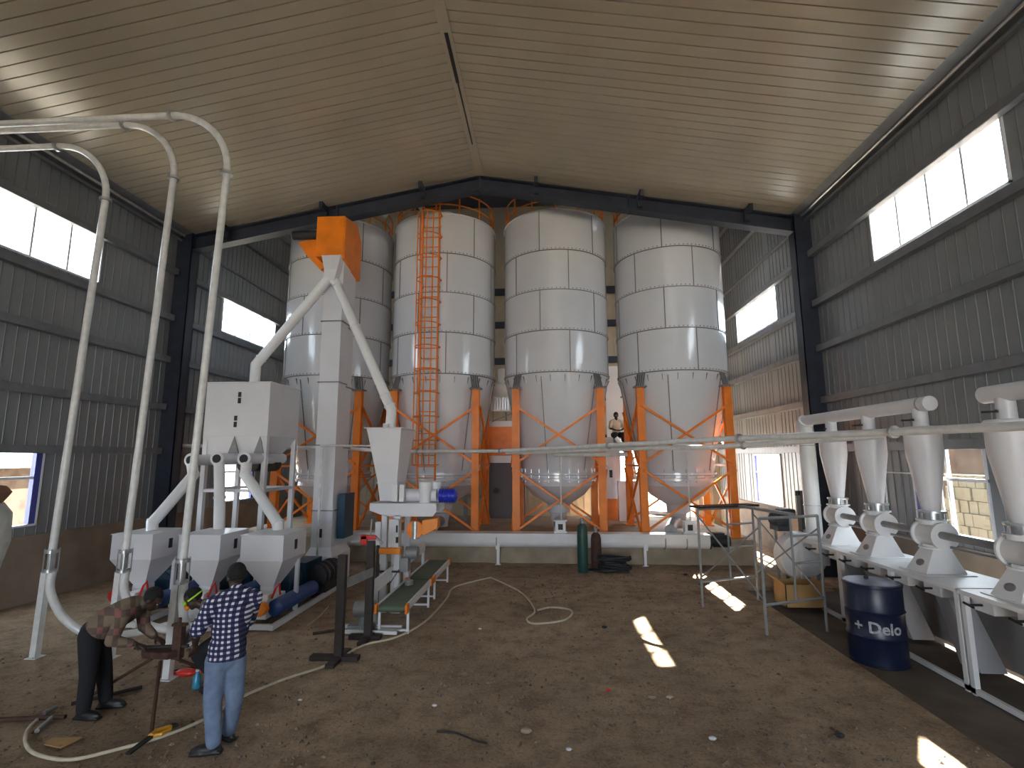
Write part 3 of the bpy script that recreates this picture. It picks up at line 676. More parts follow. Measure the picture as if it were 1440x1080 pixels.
m = MB(); m.lathe((-2.65, 9.5, 1.99), [(.1, 0), (.12, 0), (.12, .62), (.1, .62)], 20, 'x'); m.build('feeder_tube', M['hopper'], t)
for x, y in ((-2.22, 9.35), (-2.10, 9.6)):
    m = MB(); m.lathe((x, y, 1.87), [(.1, 0), (.1, .2), (.115, .2), (.115, .36), (.1, .38), (0, .38)], 20); m.build('dust_canister', M['white'], t)
m = MB(); prof = []
for k in range(7): prof += [(.11, k*.045), (.13, k*.045+.01), (.13, k*.045+.025), (.11, k*.045+.03)]
m.lathe((-1.98, 9.45, 1.99), [(.05, -.02)]+prof+[(.06, .33)], 18, 'x'); m.build('feeder_motor', M['motor'], t)
for x, y in ((-2.92, 9.25), (-2.68, 9.25), (-2.92, 9.9), (-2.68, 9.9)):
    m = MB(); m.box(x-.05, x+.05, y-.05, y+.05, 0, 1.66); m.box(x-.09, x+.09, y-.09, y+.09, 0, .015); m.build('post', M['hopper'], t, smooth=False)
m = MB(); m.box(-3.06, -2.96, 9.12, 9.2, 1.15, 1.55); m.box(-2.80, -2.62, 9.08, 9.2, 1.12, 1.6); m.build('control_box', M['hopper'], t, bevel=.01)
m = MB(); m.box(-2.665, -2.635, 9.07, 9.08, 1.38, 1.5); m.box(-2.665, -2.62, 9.07, 9.08, 1.2, 1.3); m.build('display', M['black'], t, smooth=False)
m = MB(); m.box(-2.94, -2.56, 9.0, 9.1, 1.02, 1.12); m.build('orange_guard', M['orange2'], t, bevel=.01)
m = MB(); m.lathe((-2.35, 9.2, 1.42), [(.115, -.05), (.15, -.05), (.15, .05), (.115, .05), (.115, -.049)], 24, 'y'); m.build('clamp_ring', M['orange'], t)
m = MB(); m.prism([(-2.22, 9.15, 1.3), (-1.94, 9.15, 1.44), (-1.94, 9.15, 1.62), (-2.22, 9.15, 1.58)], (0, .2, 0)); m.build('clamp_arm', M['orange2'], t, bevel=.01)
m = MB(); m.cyl((-2.35, 9.2, 1.26), .07, .3); m.build('filling_spout', M['zinc'], t)
m = MB(); m.lathe((-2.56, 9.4, .98), [(.06, 0), (.11, .0), (.11, .22), (.06, .22)], 20, 'x'); m.box(-2.70, -2.5, 9.3, 9.5, .66, .9); m.build('sewing_head_drive', M['grey'], t)
m = MB(); m.bar((-3.0, 9.15, 0), (-3.0, 9.15, 1.2), .045); m.bar((-3.0, 9.15, .7), (-2.6, 9.15, .7), .03); m.bar((-2.97, 9.1, .75), (-2.75, 9.05, .5), .012); m.bar((-2.6, 9.1, .75), (-2.75, 9.05, .5), .012); m.bar((-2.75, 9.05, .5), (-2.75, 9.05, .2), .02); m.build('sewing_stand', M['dark'], t)
t = thing('sewing_conveyor', 'long white slanting side board beside the green belt conveyors', 'conveyor', (-2.75, 9.0, 0))
m = MB(); a, b = Vector((-2.80, 8.35, .62)), Vector((-2.66, 11.2, .80)); m.bar(a, b, .05, .2); m.build('side_board', M['white'], t, smooth=False)
for k in (.03, .3, .62, .95):
    p = a.lerp(b, k); m = MB(); m.bar((p.x+.02, p.y, 0), (p.x+.02, p.y, p.z), .05); m.build('leg', M['white'], t, smooth=False)
m = MB(); m.lathe((-3.02, 8.2, .34), [(.06, 0), (.12, 0), (.12, .26), (.05, .28)], 16, 'x'); m.cyl((-2.9, 8.2, .12), .07, .3); m.box(-3.1, -2.74, 8.1, 8.32, .02, .12); m.build('drive_motor', M['grey'], t)
m = MB(); m.bar((-3.25, 8.05, .05), (-2.3, 8.05, .05), .05); m.bar((-3.25, 8.3, .05), (-2.3, 8.3, .05), .05); m.build('base_rail', M['white'], t, smooth=False)

def belt_conveyor(x0, x1, y0, y1, z, lab):
    t = thing('belt_conveyor', lab, 'conveyor', ((x0+x1)/2, (y0+y1)/2, 0), 'green belt conveyors by the bagging machine')
    m = MB(); n = 10; rr = .05
    prof = [(y0+rr+rr*math.cos(a), z-rr+rr*math.sin(a)) for a in [PI/2+PI*k/n for k in range(n+1)]]+[(y1-rr+rr*math.cos(a), z-rr+rr*math.sin(a)) for a in [-PI/2+PI*k/n for k in range(n+1)]]
    m.prism([(x0, y, zz) for y, zz in prof], (x1-x0, 0, 0)); m.build('belt', M['belt'], t)
    for x, s in ((x0-.02, -1), (x1+.02, 1)):
        m = MB(); m.box(x-.015, x+.015, y0+.06, y1-.06, z-.09, z+.015); m.build('side_rail', M['white'], t, smooth=False)
        m = MB(); m.box(x-.02+s*.012, x+.02+s*.012, y0-.03, y0+.12, z-.11, z+.02); m.build('end_plate', M['orange'], t, bevel=.008)
        m = MB(); m.box(x-.02+s*.012, x+.02+s*.012, y1-.1, y1+.02, z-.1, z+.03); m.build('end_plate', M['orange'], t, bevel=.008)
        for y in (y0+.15, y1-.2):
            m = MB(); m.box(x-.018, x+.018, y-.018, y+.018, 0, z-.08); m.build('leg', M['white'], t, smooth=False)
    for y in (y0+.15, y1-.2):
        m = MB(); m.bar((x0, y, .05), (x1, y, .05), .03); m.build('cross_bar', M['white'], t, smooth=False)
    return t
belt_conveyor(-2.60, -2.19, 8.02, 9.75, .44, 'nearer green belt conveyor with orange end plates')
belt_conveyor(-2.62, -2.20, 9.95, 11.6, .44, 'farther green belt conveyor, behind the nearer one')
m = MB(); 
for k in range(3): m.lathe((-2.47, 9.3, .445+k*.028), [(.06, 0), (.075, .004), (.075, .022), (.06, .026)], 18)
tag(m.build('bag_thread_spool', M['zinc']), 'small stacked pale spool lying on the nearer green belt', 'spool')

# ------------------------------------------------------------ steel T stands
for (x, y, h, bl, br, lab) in ((-2.82, 7.1, 1.36, .38, .28, 'nearer dark steel post on a flat base bar'), (-2.70, 7.9, 1.42, .28, .2, 'farther dark steel post with a red clamp on top')):
    t = thing('post_stand', lab, 'stand', (x, y, 0), 'dark steel post stands')
    m = MB(); m.box(x-.055, x+.055, y-.045, y+.045, .05, h); m.build('post', M['dark'], t, bevel=.004)
    m = MB(); m.box(x-bl, x+br, y-.06, y+.06, 0, .06); m.box(x-.06, x+.06, y-.3, y+.3, 0, .05); m.build('base_bar', M['dark'], t, bevel=.004)
m = MB(); m.bar((-2.76, 7.15, .98), (-2.64, 7.84, .98), .012, .13); tag(m.build('angle_bar', M['grey'], smooth=False), 'light grey flat bar joining the two dark posts', 'bar')
t = thing('red_clamp', 'red clamp tool on top of the farther dark post', 'clamp', (-2.72, 7.9, 1.42))
m = MB(); m.box(-2.86, -2.76, 7.87, 7.93, 1.36, 1.5); m.box(-2.86, -2.62, 7.87, 7.93, 1.44, 1.5); m.build('jaw', M['red'], t, bevel=.01)
m = MB(); m.bar((-2.72, 7.9, 1.5), (-2.7, 7.9, 1.75), .02); m.bar((-2.62, 7.9, 1.47), (-2.52, 7.9, 1.38), .03); m.bar((-3.02, 7.9, 1.4), (-2.8, 7.9, 1.44), .03); m.build('spindle', M['grey'], t)

# ------------------------------------------------------------ gas cylinders, hoses
for (px_, py_, r, h, mt, lab) in ((820, 805, .125, 1.12, 'green', 'tall dark green gas cylinder standing on the dirt'), (839, 800, .125, .86, 'rust', 'shorter brown gas cylinder beside the green one')):
    p = onz(px_, py_); t = thing('gas_cylinder', lab, 'gas cylinder', (p.x, p.y, 0), 'gas cylinders in front of the tube conveyor')
    m = MB(); m.lathe((p.x, p.y, 0), [(r*.9, 0), (r, .03), (r, h-.16), (r*.85, h-.06), (r*.4, h)], 24); m.build('bottle', M[mt], t)
    m = MB(); m.lathe((p.x, p.y, h), [(.04, 0), (.045, .02), (.03, .06), (.05, .07), (.05, .12), (.02, .14)], 14); m.build('valve', M['grey'], t)
random.seed(11)
p = onz(862, 806)
pts = []
for k in range(150):
    a = k*.42; r = .30+.07*math.sin(k*.9)
    pts.append((p.x+.06+r*math.cos(a)*1.05, p.y+.1+r*math.sin(a)*.7, .03+.0021*k+.03*abs(math.sin(k*.37))))
m = MB(); m.tube(pts, .022, 7); m.tube(smooth_path([pts[0], (p.x-.4, p.y+.1, .03), (p.x-.55, p.y+.25, .03), (p.x-.2, p.y+.3, .03)], 5), .02, 7)
tag(m.build('hose_coil', M['black']), 'tangled black hose piled at the foot of the gas cylinders', 'hose')
hp = [(690, 812), (640, 825), (628, 842), (600, 872), (560, 895), (510, 908), (460, 935), (400, 955), (340, 980), (290, 1010), (230, 1035), (160, 1055), (100, 1068), (55, 1062), (37, 1048), (38, 1028), (52, 1012)]
P_ = [onz(a, b, .022) for a, b in hp]
hp2 = [(690, 812), (712, 822), (735, 835), (752, 858), (741, 870), (752, 877), (790, 873), (804, 864), (800, 857), (775, 854), (756, 858)]
m = MB(); m.tube(smooth_path(P_, 6), .016, 8); tag(m.build('air_hose', M['hose']), 'long cream hose snaking across the dirt from left corner to the belt conveyors', 'hose')
m = MB(); m.tube(smooth_path([onz(a, b, .02) for a, b in hp2], 6), .016, 7); tag(m.build('air_hose', M['hose']), 'thin cream hose ending in an open loop on the middle of the floor', 'hose')
m = MB(); m.tube(smooth_path([onz(a, b, .012) for a, b in ((614, 1029), (640, 1030), (665, 1040), (685, 1045))], 5), .008, 6); tag(m.build('wire', M['black']), 'short thin black wire on the foreground dirt', 'wire')
m = MB(); m.tube([onz(a, b, .012) for a, b in ((432, 880), (448, 868), (462, 853))], .010, 6); tag(m.build('wire', M['hose']), 'thin pale rod on the dirt left of the dark posts', 'rod')

# ------------------------------------------------------------ tall conveying pipes on the left
def riser(x, y, zt, xe, lab, run):
    t = thing('conveying_pipe', lab, 'pipe', (x, y, 0), 'tall white pneumatic pipes on the left')
    r = .047; Rr = .92
    m = MB(); m.tube([(x+.04, y, 1.42), (x+.16, y+.05, zt-Rr-.02)], r, 16); m.build('riser', M['pipe'], t)
    c = Vector((x+.16-Rr, y+.05, zt-Rr)); m = MB(); m.tube(arc(c, Rr, 0, PI/2, 14, (1, 0, 0), (0, 0, 1)), r, 16); m.build('top_bend', M['pipe'], t)
    m = MB(); m.tube([(c.x, c.y, zt), (xe, c.y, zt)], r, 16); m.build('top_run', M['pipe'], t)
    for q, ax in (((x+.16, y+.05, zt-Rr-.03), 'z'), ((c.x, c.y, zt), 'x'), ((x+.04, y, 1.40), 'z'), ((x+.04, y, 1.14), 'z')):
        m = MB(); m.lathe(q, [(r, -.02), (r+.035, -.02), (r+.035, .02), (r, .02)], 18, ax); m.build('flange', M['zinc'], t)
    m = MB(); m.cyl((x+.04, y, 1.15), .045, .26); 
    for a in range(4): m.cyl((x+.04+.08*math.cos(a*PI/2+.7), y+.08*math.sin(a*PI/2+.7), 1.12), .008, .32, 'z', 6)
    m.build('sight_tube', M['zinc'], t)
    m = MB(); m.bar((x-.03, y, .0), (x-.01, y, 1.13), .085, .085); m.box(x-.1, x+.06, y-.08, y+.08, 0, .012); m.build('support_leg', M['pipe'], t, smooth=False)
    m = MB(); m.tube(smooth_path([(x+.075, y, 1.13), (x+.09, y, .85)]+run, 6), .052, 14); m.build('bottom_bend', M['pipe'], t)
riser(-6.97, 6.93, 7.63, -9.8, 'leftmost tall white pipe with a support leg on the floor', [(-6.72, 7.05, .45), (-6.35, 7.2, .2), (-5.9, 7.6, .17), (-5.6, 8.1, .2)])
riser(-5.93, 6.98, 7.98, -9.8, 'middle tall white pipe, behind the bending worker', [(-5.7, 7.1, .48), (-5.45, 7.25, .30), (-5.0, 7.35, .27), (-4.75, 7.6, .28)])
riser(-4.66, 6.4, 7.66, -9.8, 'right tall white pipe, behind the tripod stand', [(-4.53, 6.45, .55), (-4.40, 6.5, .33), (-4.22, 6.6, .22), (-4.0, 6.75, .2)])

# ------------------------------------------------------------ long pipes across the hall
def longpipe(pts, r, lab, nm='conveying_pipe'):
    t = thing(nm, lab, 'pipe', pts[0], 'long white pipes running down the hall'); m = MB(); m.tube(pts, r, 14); m.build('tube', M['pipe'], t)
    for a, b in zip(pts[:-1], pts[1:]):
        a, b = Vector(a), Vector(b); L = (b-a).length; k = 1
        while k*2.1 < L:
            q = a+(b-a).normalized()*k*2.1; d = (b-a).normalized()*.018; m = MB(); m.tube([q-d, q+d], r+.03, 14); m.build('coupling', M['zinc'], t); k += 1
longpipe([(4.15, 4.0, 2.93), (3.95, 6.2, 2.96), (2.55, 8.8, 2.96), (.6, 11.3, 2.90), (-1.2, 12.55, 2.84), (-3.9, 12.95, 2.84)], .044, 'upper long white pipe from the right foreground towards the silos')
longpipe([(4.72, 7.45, 2.97), (3.05, 9.5, 2.86), (1.75, 11.0, 2.86), (.4, 12.2, 2.82), (-1.0, 12.75, 2.80)], .046, 'lower long white pipe running just under the upper one')
longpipe([(1.75, 11.3, 2.74), (.2, 12.5, 2.74), (4.9, 10.5, 2.80)][:2], .045, 'short white pipe branch below the two long pipes, before the third silo')
longpipe([(-9.75, 12.95, 3.02), (-5.2, 12.95, 2.93), (-3.95, 12.97, 2.84)], .05, 'long white pipe from the left wall behind the big hopper')

# ------------------------------------------------------------ machine bench on the right with airlocks and cyclones
BX0, BX1, BZ = 4.95, 5.85, 1.10
ST = [10.0, 8.88, 7.68, 6.30]                    # stations down the bench
SEG = [(9.35, 10.75), (6.80, 9.35), (4.2, 6.76)]
BN = ['far section of the long white machine bench, behind the scaffold', 'middle section of the long white machine bench, behind the blue drum', 'near section of the long white machine bench, at the right edge']
for (a, b), lab in zip(SEG, BN):
    t = thing('machine_bench', lab, 'bench', ((BX0+BX1)/2, (a+b)/2, -.08), 'white machine bench along the right wall')
    m = MB(); m.box(BX0-.03, BX1, a, b, BZ-.05, BZ); m.build('top', M['white'], t, bevel=.004)
    ys = [a+.03, b-.03] + ([8.05] if a == 6.80 else [])
    for y in ys:
        m = MB(); m.box(BX0, BX0+.06, y-.03, y+.03, -.08, BZ-.05); m.build('leg', M['white'], t, smooth=False)
        m = MB(); m.box(BX1-.06, BX1, y-.03, y+.03, -.08, BZ-.05); m.build('leg', M['white'], t, smooth=False)
    m = MB(); m.box(BX0, BX0+.05, a, b, -.06, .0); m.build('foot_rail', M['white'], t, smooth=False)
    m = MB(); m.box(BX1-.03, BX1-.01, a, b, .0, BZ-.05); m.build('back_panel', M['sleeve'], t, smooth=False)
    for s in ST:
        if a < s < b:
            for off in (.28, -.32):
                m = MB(); m.box(BX0+.10, BX0+.45, s+off-.15, s+off+.15, BZ-.22, BZ-.05); f = m.build('outlet_valve', M['white'], t, bevel=.006)
                m = MB(); m.tube([(BX0+.10, s+off, BZ-.14), (BX0-.05, s+off, BZ-.14)], .014, 8); m.tube([(BX0-.05, s+off-.07, BZ-.15), (BX0-.05, s+off+.07, BZ-.13)], .014, 8); m.build('valve_handle', M['black'], f)
                if off > 0: continue
                m = MB(); m.hull((BX0+.46, BX0+.78, s+off-.16, s+off+.16), -.02, (BX0+.2, BX0+.46, s+off-.12, s+off+.12), BZ-.22); m.build('collecting_sleeve', M['sleeve'], t, smooth=False)
def make_airlock(y):
    x = 5.38; t = thing('rotary_airlock', 'x', 'airlock', (x, y, BZ), 'white rotary airlocks on the bench')
    m = MB(); m.hull((x-.30, x+.24, y-.20, y+.20), BZ+.0, (x-.11, x+.11, y-.12, y+.12), BZ+.34); m.box(x-.34, x+.3, y-.28, y+.28, BZ, BZ+.012); m.build('stand', M['white'], t, bevel=.006)
    m = MB(); m.ell((x-.225, y, BZ+.13), (.02, .075, .05), Matrix.Rotation(R(29), 3, 'Y')); m.build('inspection_glass', M['seam'], t)
    m = MB(); m.lathe((x, y-.2, BZ+.50), [(.08, 0), (.185, 0), (.185, .03), (.155, .04), (.155, .36), (.185, .37), (.185, .40), (.08, .40)], 30, 'y')
    m.lathe((x, y, BZ+.32), [(.19, 0), (.19, .02), (.14, .02), (.14, .05)], 24); m.lathe((x, y, BZ+.64), [(.15, 0), (.15, .05), (.19, .05), (.19, .07)], 24); m.build('housing', M['white'], t)
    m = MB(); m.lathe((x, y-.26, BZ+.50), [(.02, 0), (.035, .0), (.035, .06)], 12, 'y'); m.build('shaft_end', M['black'], t)
    m = MB(); m.cyl((x, y, BZ+.71), .115, .10, 'z', 24)
    for q in range(8): m.cyl((x+.15*math.cos(q*PI/4), y+.15*math.sin(q*PI/4), BZ+.69), .01, .14, 'z', 6)
    m.lathe((x, y, BZ+.80), [(.17, 0), (.17, .015), (.1, .015)], 24); m.build('sight_collar', M['zinc'], t)
    return t
AL = ['farthest rotary airlock on the bench, next to the scaffold', 'second rotary airlock, above the blue drum', 'third rotary airlock, with a round disc facing the camera', 'nearest rotary airlock, at the right edge of the photo']
CL = ['farthest white cyclone cone, next to the vertical duct', 'second white cyclone cone from the vertical duct', 'third white cyclone cone, at the end of the header pipe', 'nearest white cyclone cone, cut by the right edge']
a0 = make_airlock(ST[0]); a0['label'] = AL[0]
for i in (1, 2, 3): copy_tree(a0, (0, ST[i]-ST[0], 0), label=AL[i])
def make_cyclone(y):
    x = 5.38; t = thing('cyclone', 'x', 'cyclone', (x, y, BZ+.815), 'row of white cyclones')
    m = MB(); m.lathe((x, y, 0), [(.10, BZ+.815), (.11, BZ+.85), (.222, 2.72), (.226, 3.08), (.212, 3.10), (.11, 3.11)], 36); m.build('body', M['hopper'], t)
    m = MB(); m.cyl((x, y, 3.1), .095, .26, 'z', 24); m.build('outlet_neck', M['hopper'], t)
    m = MB(); m.lathe((x, y, BZ+.815), [(.12, 0), (.17, 0), (.17, .014), (.12, .014)], 24); m.build('bottom_flange', M['zinc'], t)
    m = MB(); m.bar((x-.2, y-.1, 3.2), (x-.1, y, 3.2), .025); m.bar((x-.2, y+.1, 3.2), (x-.1, y, 3.2), .025); m.build('damper_handle', M['black'], t)
    return t
c0 = make_cyclone(ST[0]); c0['label'] = CL[0]
for i in (1, 2, 3): copy_tree(c0, (0, ST[i]-ST[0], 0), label=CL[i])
for (ya, yb, lab) in ((7.45, 11.0, 'thick white header pipe above the three far cyclones'), (3.4, 6.58, 'thick white header pipe entering from the right edge')):
    t = thing('header_pipe', lab, 'pipe', (5.38, ya, 3.42), 'white header pipes over the cyclones')
    m = MB(); m.lathe((5.38, ya, 3.42), [(.08, 0), (.105, .01), (.105, yb-ya-.01), (.08, yb-ya)], 28, 'y'); m.build('tube', M['hopper'], t)
    m = MB(); m.lathe((5.38, ya, 3.42), [(.105, .15), (.113, .15), (.113, .17), (.105, .17)], 28, 'y'); m.build('seam_band', M['zinc'], t)
for i in range(3):
    y0, y1 = ST[i+1]+.2, ST[i]-.2
    m = MB(); m.tube([(5.34, y0, BZ+.52), (5.34, y1, BZ+.52)], .05, 14); m.tube([(5.44, y0, BZ+.36), (5.44, y1, BZ+.36)], .018, 8)
    tag(m.build('connecting_pipe', M['grey']), ['grey pipe joining the two farthest airlocks', 'grey pipe joining the second and third airlocks', 'grey pipe joining the third and nearest airlocks'][i], 'pipe', 'grey pipes between the airlocks')
m = MB(); m.tube([(6.50, 10.4, .0), (6.50, 10.4, 2.38), (6.50, 9.0, 2.38), (6.50, 8.95, .0)], .016, 8); tag(m.build('conduit_loop', M['pipe']), 'thin white conduit loop behind the second and third cyclones', 'pipe')
# vertical duct and fan
t = thing('exhaust_fan', 'white snail-shaped fan with a tall vertical duct beside the dark column', 'fan', (5.2, 10.9, -.08))
m = MB(); m.tube([(5.38, 10.95, .95), (5.38, 10.95, 3.18), (5.38, 11.0, 3.34), (5.38, 10.9, 3.42)], .15, 24); m.build('duct', M['white'], t)
for z in (1.02, 1.7, 2.9):
    m = MB(); m.lathe((5.38, 10.95, z), [(.15, 0), (.163, 0), (.163, .015), (.15, .015)], 24); m.build('duct_band', M['zinc'], t)
vol = []
for k in range(33):
    a = -PI/2+2*PI*k/32*.98; r = .40+.10*k/32; vol.append((5.1+r*math.cos(a)*1.0, 10.8, .72+r*math.sin(a)))
m = MB(); m.prism(vol, (0, .36, 0)); m.build('volute', M['white'], t, bevel=.02)
m = MB(); m.box(5.2, 5.56, 10.78, 11.14, .55, 1.0); m.build('outlet_box', M['white'], t, bevel=.02)
m = MB(); m.lathe((5.08, 10.70, .74), [(.06, 0), (.2, .0), (.24, .11)], 24, 'y'); m.build('inlet_ring', M['hopper'], t)
m = MB(); m.lathe((4.9, 11.2, 1.36), [(.12, 0), (.15, .02), (.15, .4), (.1, .42)], 18, 'y'); m.box(4.78, 5.05, 11.2, 11.6, 1.15, 1.26); m.box(4.9, 5.2, 11.3, 11.55, 1.4, 1.58); m.build('fan_motor', M['black'], t)
for x, y in ((4.85, 11.1), (5.45, 11.1), (4.85, 11.5), (5.45, 11.5)):
    m = MB(); m.bar((x, y, 0), (x, y, 1.15), .05); m.build('leg', M['grey'], t, smooth=False)
m = MB(); m.box(5.42, 5.62, 11.5, 11.7, 1.0, 1.95); m.box(5.36, 5.42, 11.55, 11.62, 1.85, 1.95)
tag(m.build('post_bracket', M['black'], bevel=.01), 'black junction box behind the vertical duct', 'box')

# ------------------------------------------------------------ scaffold
t = thing('scaffold', 'grey tubular steel scaffold with two frames and crossed braces', 'scaffold', (3.65, 9.4, 0))
FA = [Vector((2.79, 9.88, 0)), Vector((3.96, 10.35, 0))]; FB = [Vector((3.31, 8.42, 0)), Vector((4.44, 8.90, -.08))]
H = 1.72
for A, B in (FA, FB):
    up = Vector((0, 0, 1))
    m = MB(); r = .023
    m.tube([A, A+up*H], r, 10); m.tube([B, Vector((B.x, B.y, H))], r, 10); m.tube([A+up*H, Vector((B.x, B.y, H))], r, 10); m.tube([A+up*.43, Vector((B.x, B.y, .43))], r*.9, 10)
    c = A.lerp(B, .52); m.tube([(c.x, c.y, .43), (c.x, c.y, H)], r*.8, 10)
    c2 = A.lerp(B, .52); m.tube([(c2.x, c2.y, 1.0), (B.x, B.y, 1.0)], r*.8, 10); m.tube([(c2.x, c2.y, 1.42), (B.x, B.y, 1.42)], r*.8, 10)
    m.build('frame', M['grey'], t)
for A, B in ((FA[0], FB[0]), (FA[1], FB[1])):
    for z0, z1 in ((1.6, .5), (.5, 1.6)):
        m = MB(); m.tube([A+Vector((0, 0, z0)), B+Vector((0, 0, z1))], .014, 8); m.build('cross_brace', M['grey'], t)
m = MB(); m.bar((2.75, 9.9, H+.04), (4.0, 10.38, H+.04), .30, .035); tag(m.build('scaffold_plank', M['rust'], smooth=False), 'worn plank lying on the far scaffold frame', 'plank')
m = MB(); m.bar((3.6, 9.95, H+.05), (3.9, 8.6, H+.05), .1, .04); tag(m.build('scaffold_plank', M['grey'], smooth=False), 'narrow grey board laid across both scaffold frames', 'plank')
# boxes near the fan
t = thing('cardboard_box', 'open orange-brown carton on the floor under the round fan', 'box', (4.6, 10.0, 0))
m = MB(); x0, x1, y0, y1, h = 4.25, 4.93, 9.85, 10.35, .40
for a in ((x0, x1, y0, y0+.015), (x0, x1, y1-.015, y1), (x0, x0+.015, y0, y1), (x1-.015, x1, y0, y1)): m.box(*a, .0, h)
m.box(x0, x1, y0, y1, 0, .015); m.build('carton', M['card'], t, smooth=False)
m = MB(); m.bar((x0-.12, (y0+y1)/2, h+.1), (x0, (y0+y1)/2, h), .48, .01); m.bar((x1, (y0+y1)/2, h), (x1+.2, (y0+y1)/2, h-.03), .48, .01); m.build('flap', M['card'], t, smooth=False)

# ------------------------------------------------------------ blue drum with lettering
dc = Vector((4.50, 7.72, -.08)); dr, dh = .345, 1.04
t = thing('oil_drum', 'dark blue steel drum with worn white lettering, standing before the bench', 'drum', dc)
m = MB(); m.lathe(dc, [(dr-.01, 0), (dr+.008, .01), (dr+.008, .03), (dr, .04), (dr, .34), (dr+.014, .36), (dr, .38), (dr, .67), (dr+.014, .69), (dr, .71), (dr, dh-.04), (dr+.01, dh-.03), (dr+.01, dh)], 48); m.build('shell', M['navy'], t)
M['lid'] = mat('drum_lid_worn_blue', (.30, .34, .50), .25, .6, 6, .4)
m = MB(); m.lathe(dc, [(dr-.012, dh), (dr-.015, dh+.006), (0, dh+.006)], 48); m.build('lid', M['lid'], t)
m = MB(); m.cyl(dc+Vector((.05, .2, dh+.004)), .03, .025); m.build('bung', M['black'], t)
def wrap_text(txt, size, ang0, z, parent, mt):
    cu = bpy.data.curves.new('text', 'FONT'); cu.body = txt; cu.size = size; cu.extrude = 0; cu.resolution_u = 3; cu.offset = .005
    o = bpy.data.objects.new('text', cu); COL.objects.link(o); dg = bpy.context.evaluated_depsgraph_get(); me = bpy.data.meshes.new_from_object(o.evaluated_get(dg))
    bpy.data.objects.remove(o)
    bm = bmesh.new(); bm.from_mesh(me); bmesh.ops.triangulate(bm, faces=bm.faces)
    bmesh.ops.subdivide_edges(bm, edges=[e for e in bm.edges if e.calc_length() > .05], cuts=2)
    for v in bm.verts:
        a = ang0+v.co.x/(dr+.002); z_ = z+v.co.y; v.co = Vector(((dr+.004)*math.cos(a), (dr+.004)*math.sin(a), z_))
    bm.to_mesh(me); bm.free(); me.name = 'lettering'; me.materials.append(mt)
    q = bpy.data.objects.new('lettering', me); COL.objects.link(q); q.parent = parent; return q
wrap_text('+ Delo', .20, R(-163), .44, t, M['letter'])

# ------------------------------------------------------------ machines behind the silos
t = thing('milling_machine', 'orange and white machine standing behind the gap between the middle silos', 'machine', (-1.5, 18.0, .62))
m = MB(); m.box(-2.1, -.75, 17.8, 18.5, .62, 2.5); m.build('body', M['cloth_grey'], t, smooth=False, bevel=.02)
m = MB(); m.box(-2.0, -.95, 17.7, 18.4, 2.75, 3.75); m.build('hood', M['orange'], t, smooth=False, bevel=.02)
m = MB(); m.box(-2.05, -.85, 17.75, 18.45, 2.5, 2.75); m.build('band', M['white'], t, smooth=False); m = MB(); m.box(-2.05, -.85, 17.75, 18.45, 3.75, 3.95); m.build('band', M['white'], t, smooth=False)
for x in (-1.75, -1.1): m = MB(); m.cyl((x, 17.68, 1.55), .09, .12, 'y'); m.build('knob', M['black'], t)
t = thing('return_duct', 'wide white duct between the two middle silos, with a louvred box below it', 'duct', (-1.35, 17.3, 4.2))
m = MB(); m.lathe((-1.95, 17.3, 5.0), [(.2, 0), (.28, .03), (.28, 1.1), (.2, 1.13)], 28, 'x'); m.tube([(-1.4, 17.3, 5.2), (-1.4, 17.3, 5.7)], .24, 20); m.build('tube', M['white'], t)
m = MB(); m.box(-1.85, -.95, 17.1, 17.5, 4.25, 4.72); m.build('louvre_box', M['white'], t)
for k in range(10): m = MB(); m.box(-1.82+k*.088, -1.79+k*.088, 17.07, 17.1, 4.27, 4.7); m.build('louvre', M['zinc'], t, smooth=False)
m = MB(); m.bar((-1.4, 18.0, 3.94), (-1.4, 17.6, 4.5), .06); m.bar((-1.85, 17.3, 3.9), (-.95, 17.3, 4.25), .04); m.bar((-1.8, 17.3, 3.9), (-1.8, 17.3, 4.3), .04); m.bar((-1.0, 17.3, 3.9), (-1.0, 17.3, 4.3), .04); m.build('bracket', M['grey'], t)
t = thing('machine_platform', 'tall pale steel cabinet and platform behind the gap right of the third silo', 'platform', (2.4, 18.0, .62))
m = MB(); m.box(1.95, 2.5, 17.6, 18.4, .62, 3.3); m.build('cabinet', M['hopper'], t, smooth=False, bevel=.01)
m = MB(); m.box(1.95, 3.2, 17.4, 18.5, 3.28, 3.34); m.build('deck', M['white'], t, smooth=False)
m = MB(); m.box(2.35, 3.05, 17.2, 17.5, .62, 1.9); m.build('panel_box', M['hopper'], t, smooth=False)
m = MB(); m.box(2.0, 2.45, 17.58, 17.6, .62, 1.3); m.build('orange_panel', M['orange'], t, smooth=False)
m = MB(); m.box(2.12, 2.22, 17.58, 17.6, 2.0, 2.25); m.build('window_plate', M['black'], t, smooth=False)
for x in (2.7, 3.05): m = MB(); m.box(x, x+.1, 17.3, 17.4, 1.9, 3.28); m.build('post', M['orange'], t, smooth=False)
m = MB(); m.box(2.2, 3.3, 18.6, 18.65, 3.4, 6.0); m.build('white_panel', M['white'], t, smooth=False)
m = MB(); m.tube([(2.3, 17.2, 3.3), (2.75, 17.1, 2.75), (2.85, 17.1, 1.95)], .11, 14); m.build('spout', M['zinc'], t)
t = thing('idle_fan', 'small round pale fan behind the legs of the ladder silo', 'fan', (-2.4, 17.2, .62))
m = MB(); m.lathe((-2.55, 16.9, 1.85), [(.1, 0), (.33, 0), (.33, .3), (.1, .3)], 26, 'y'); m.build('housing', M['hopper'], t)
m = MB(); m.cyl((-2.55, 16.85, 1.85), .05, .06, 'y'); m.build('hub', M['black'], t)
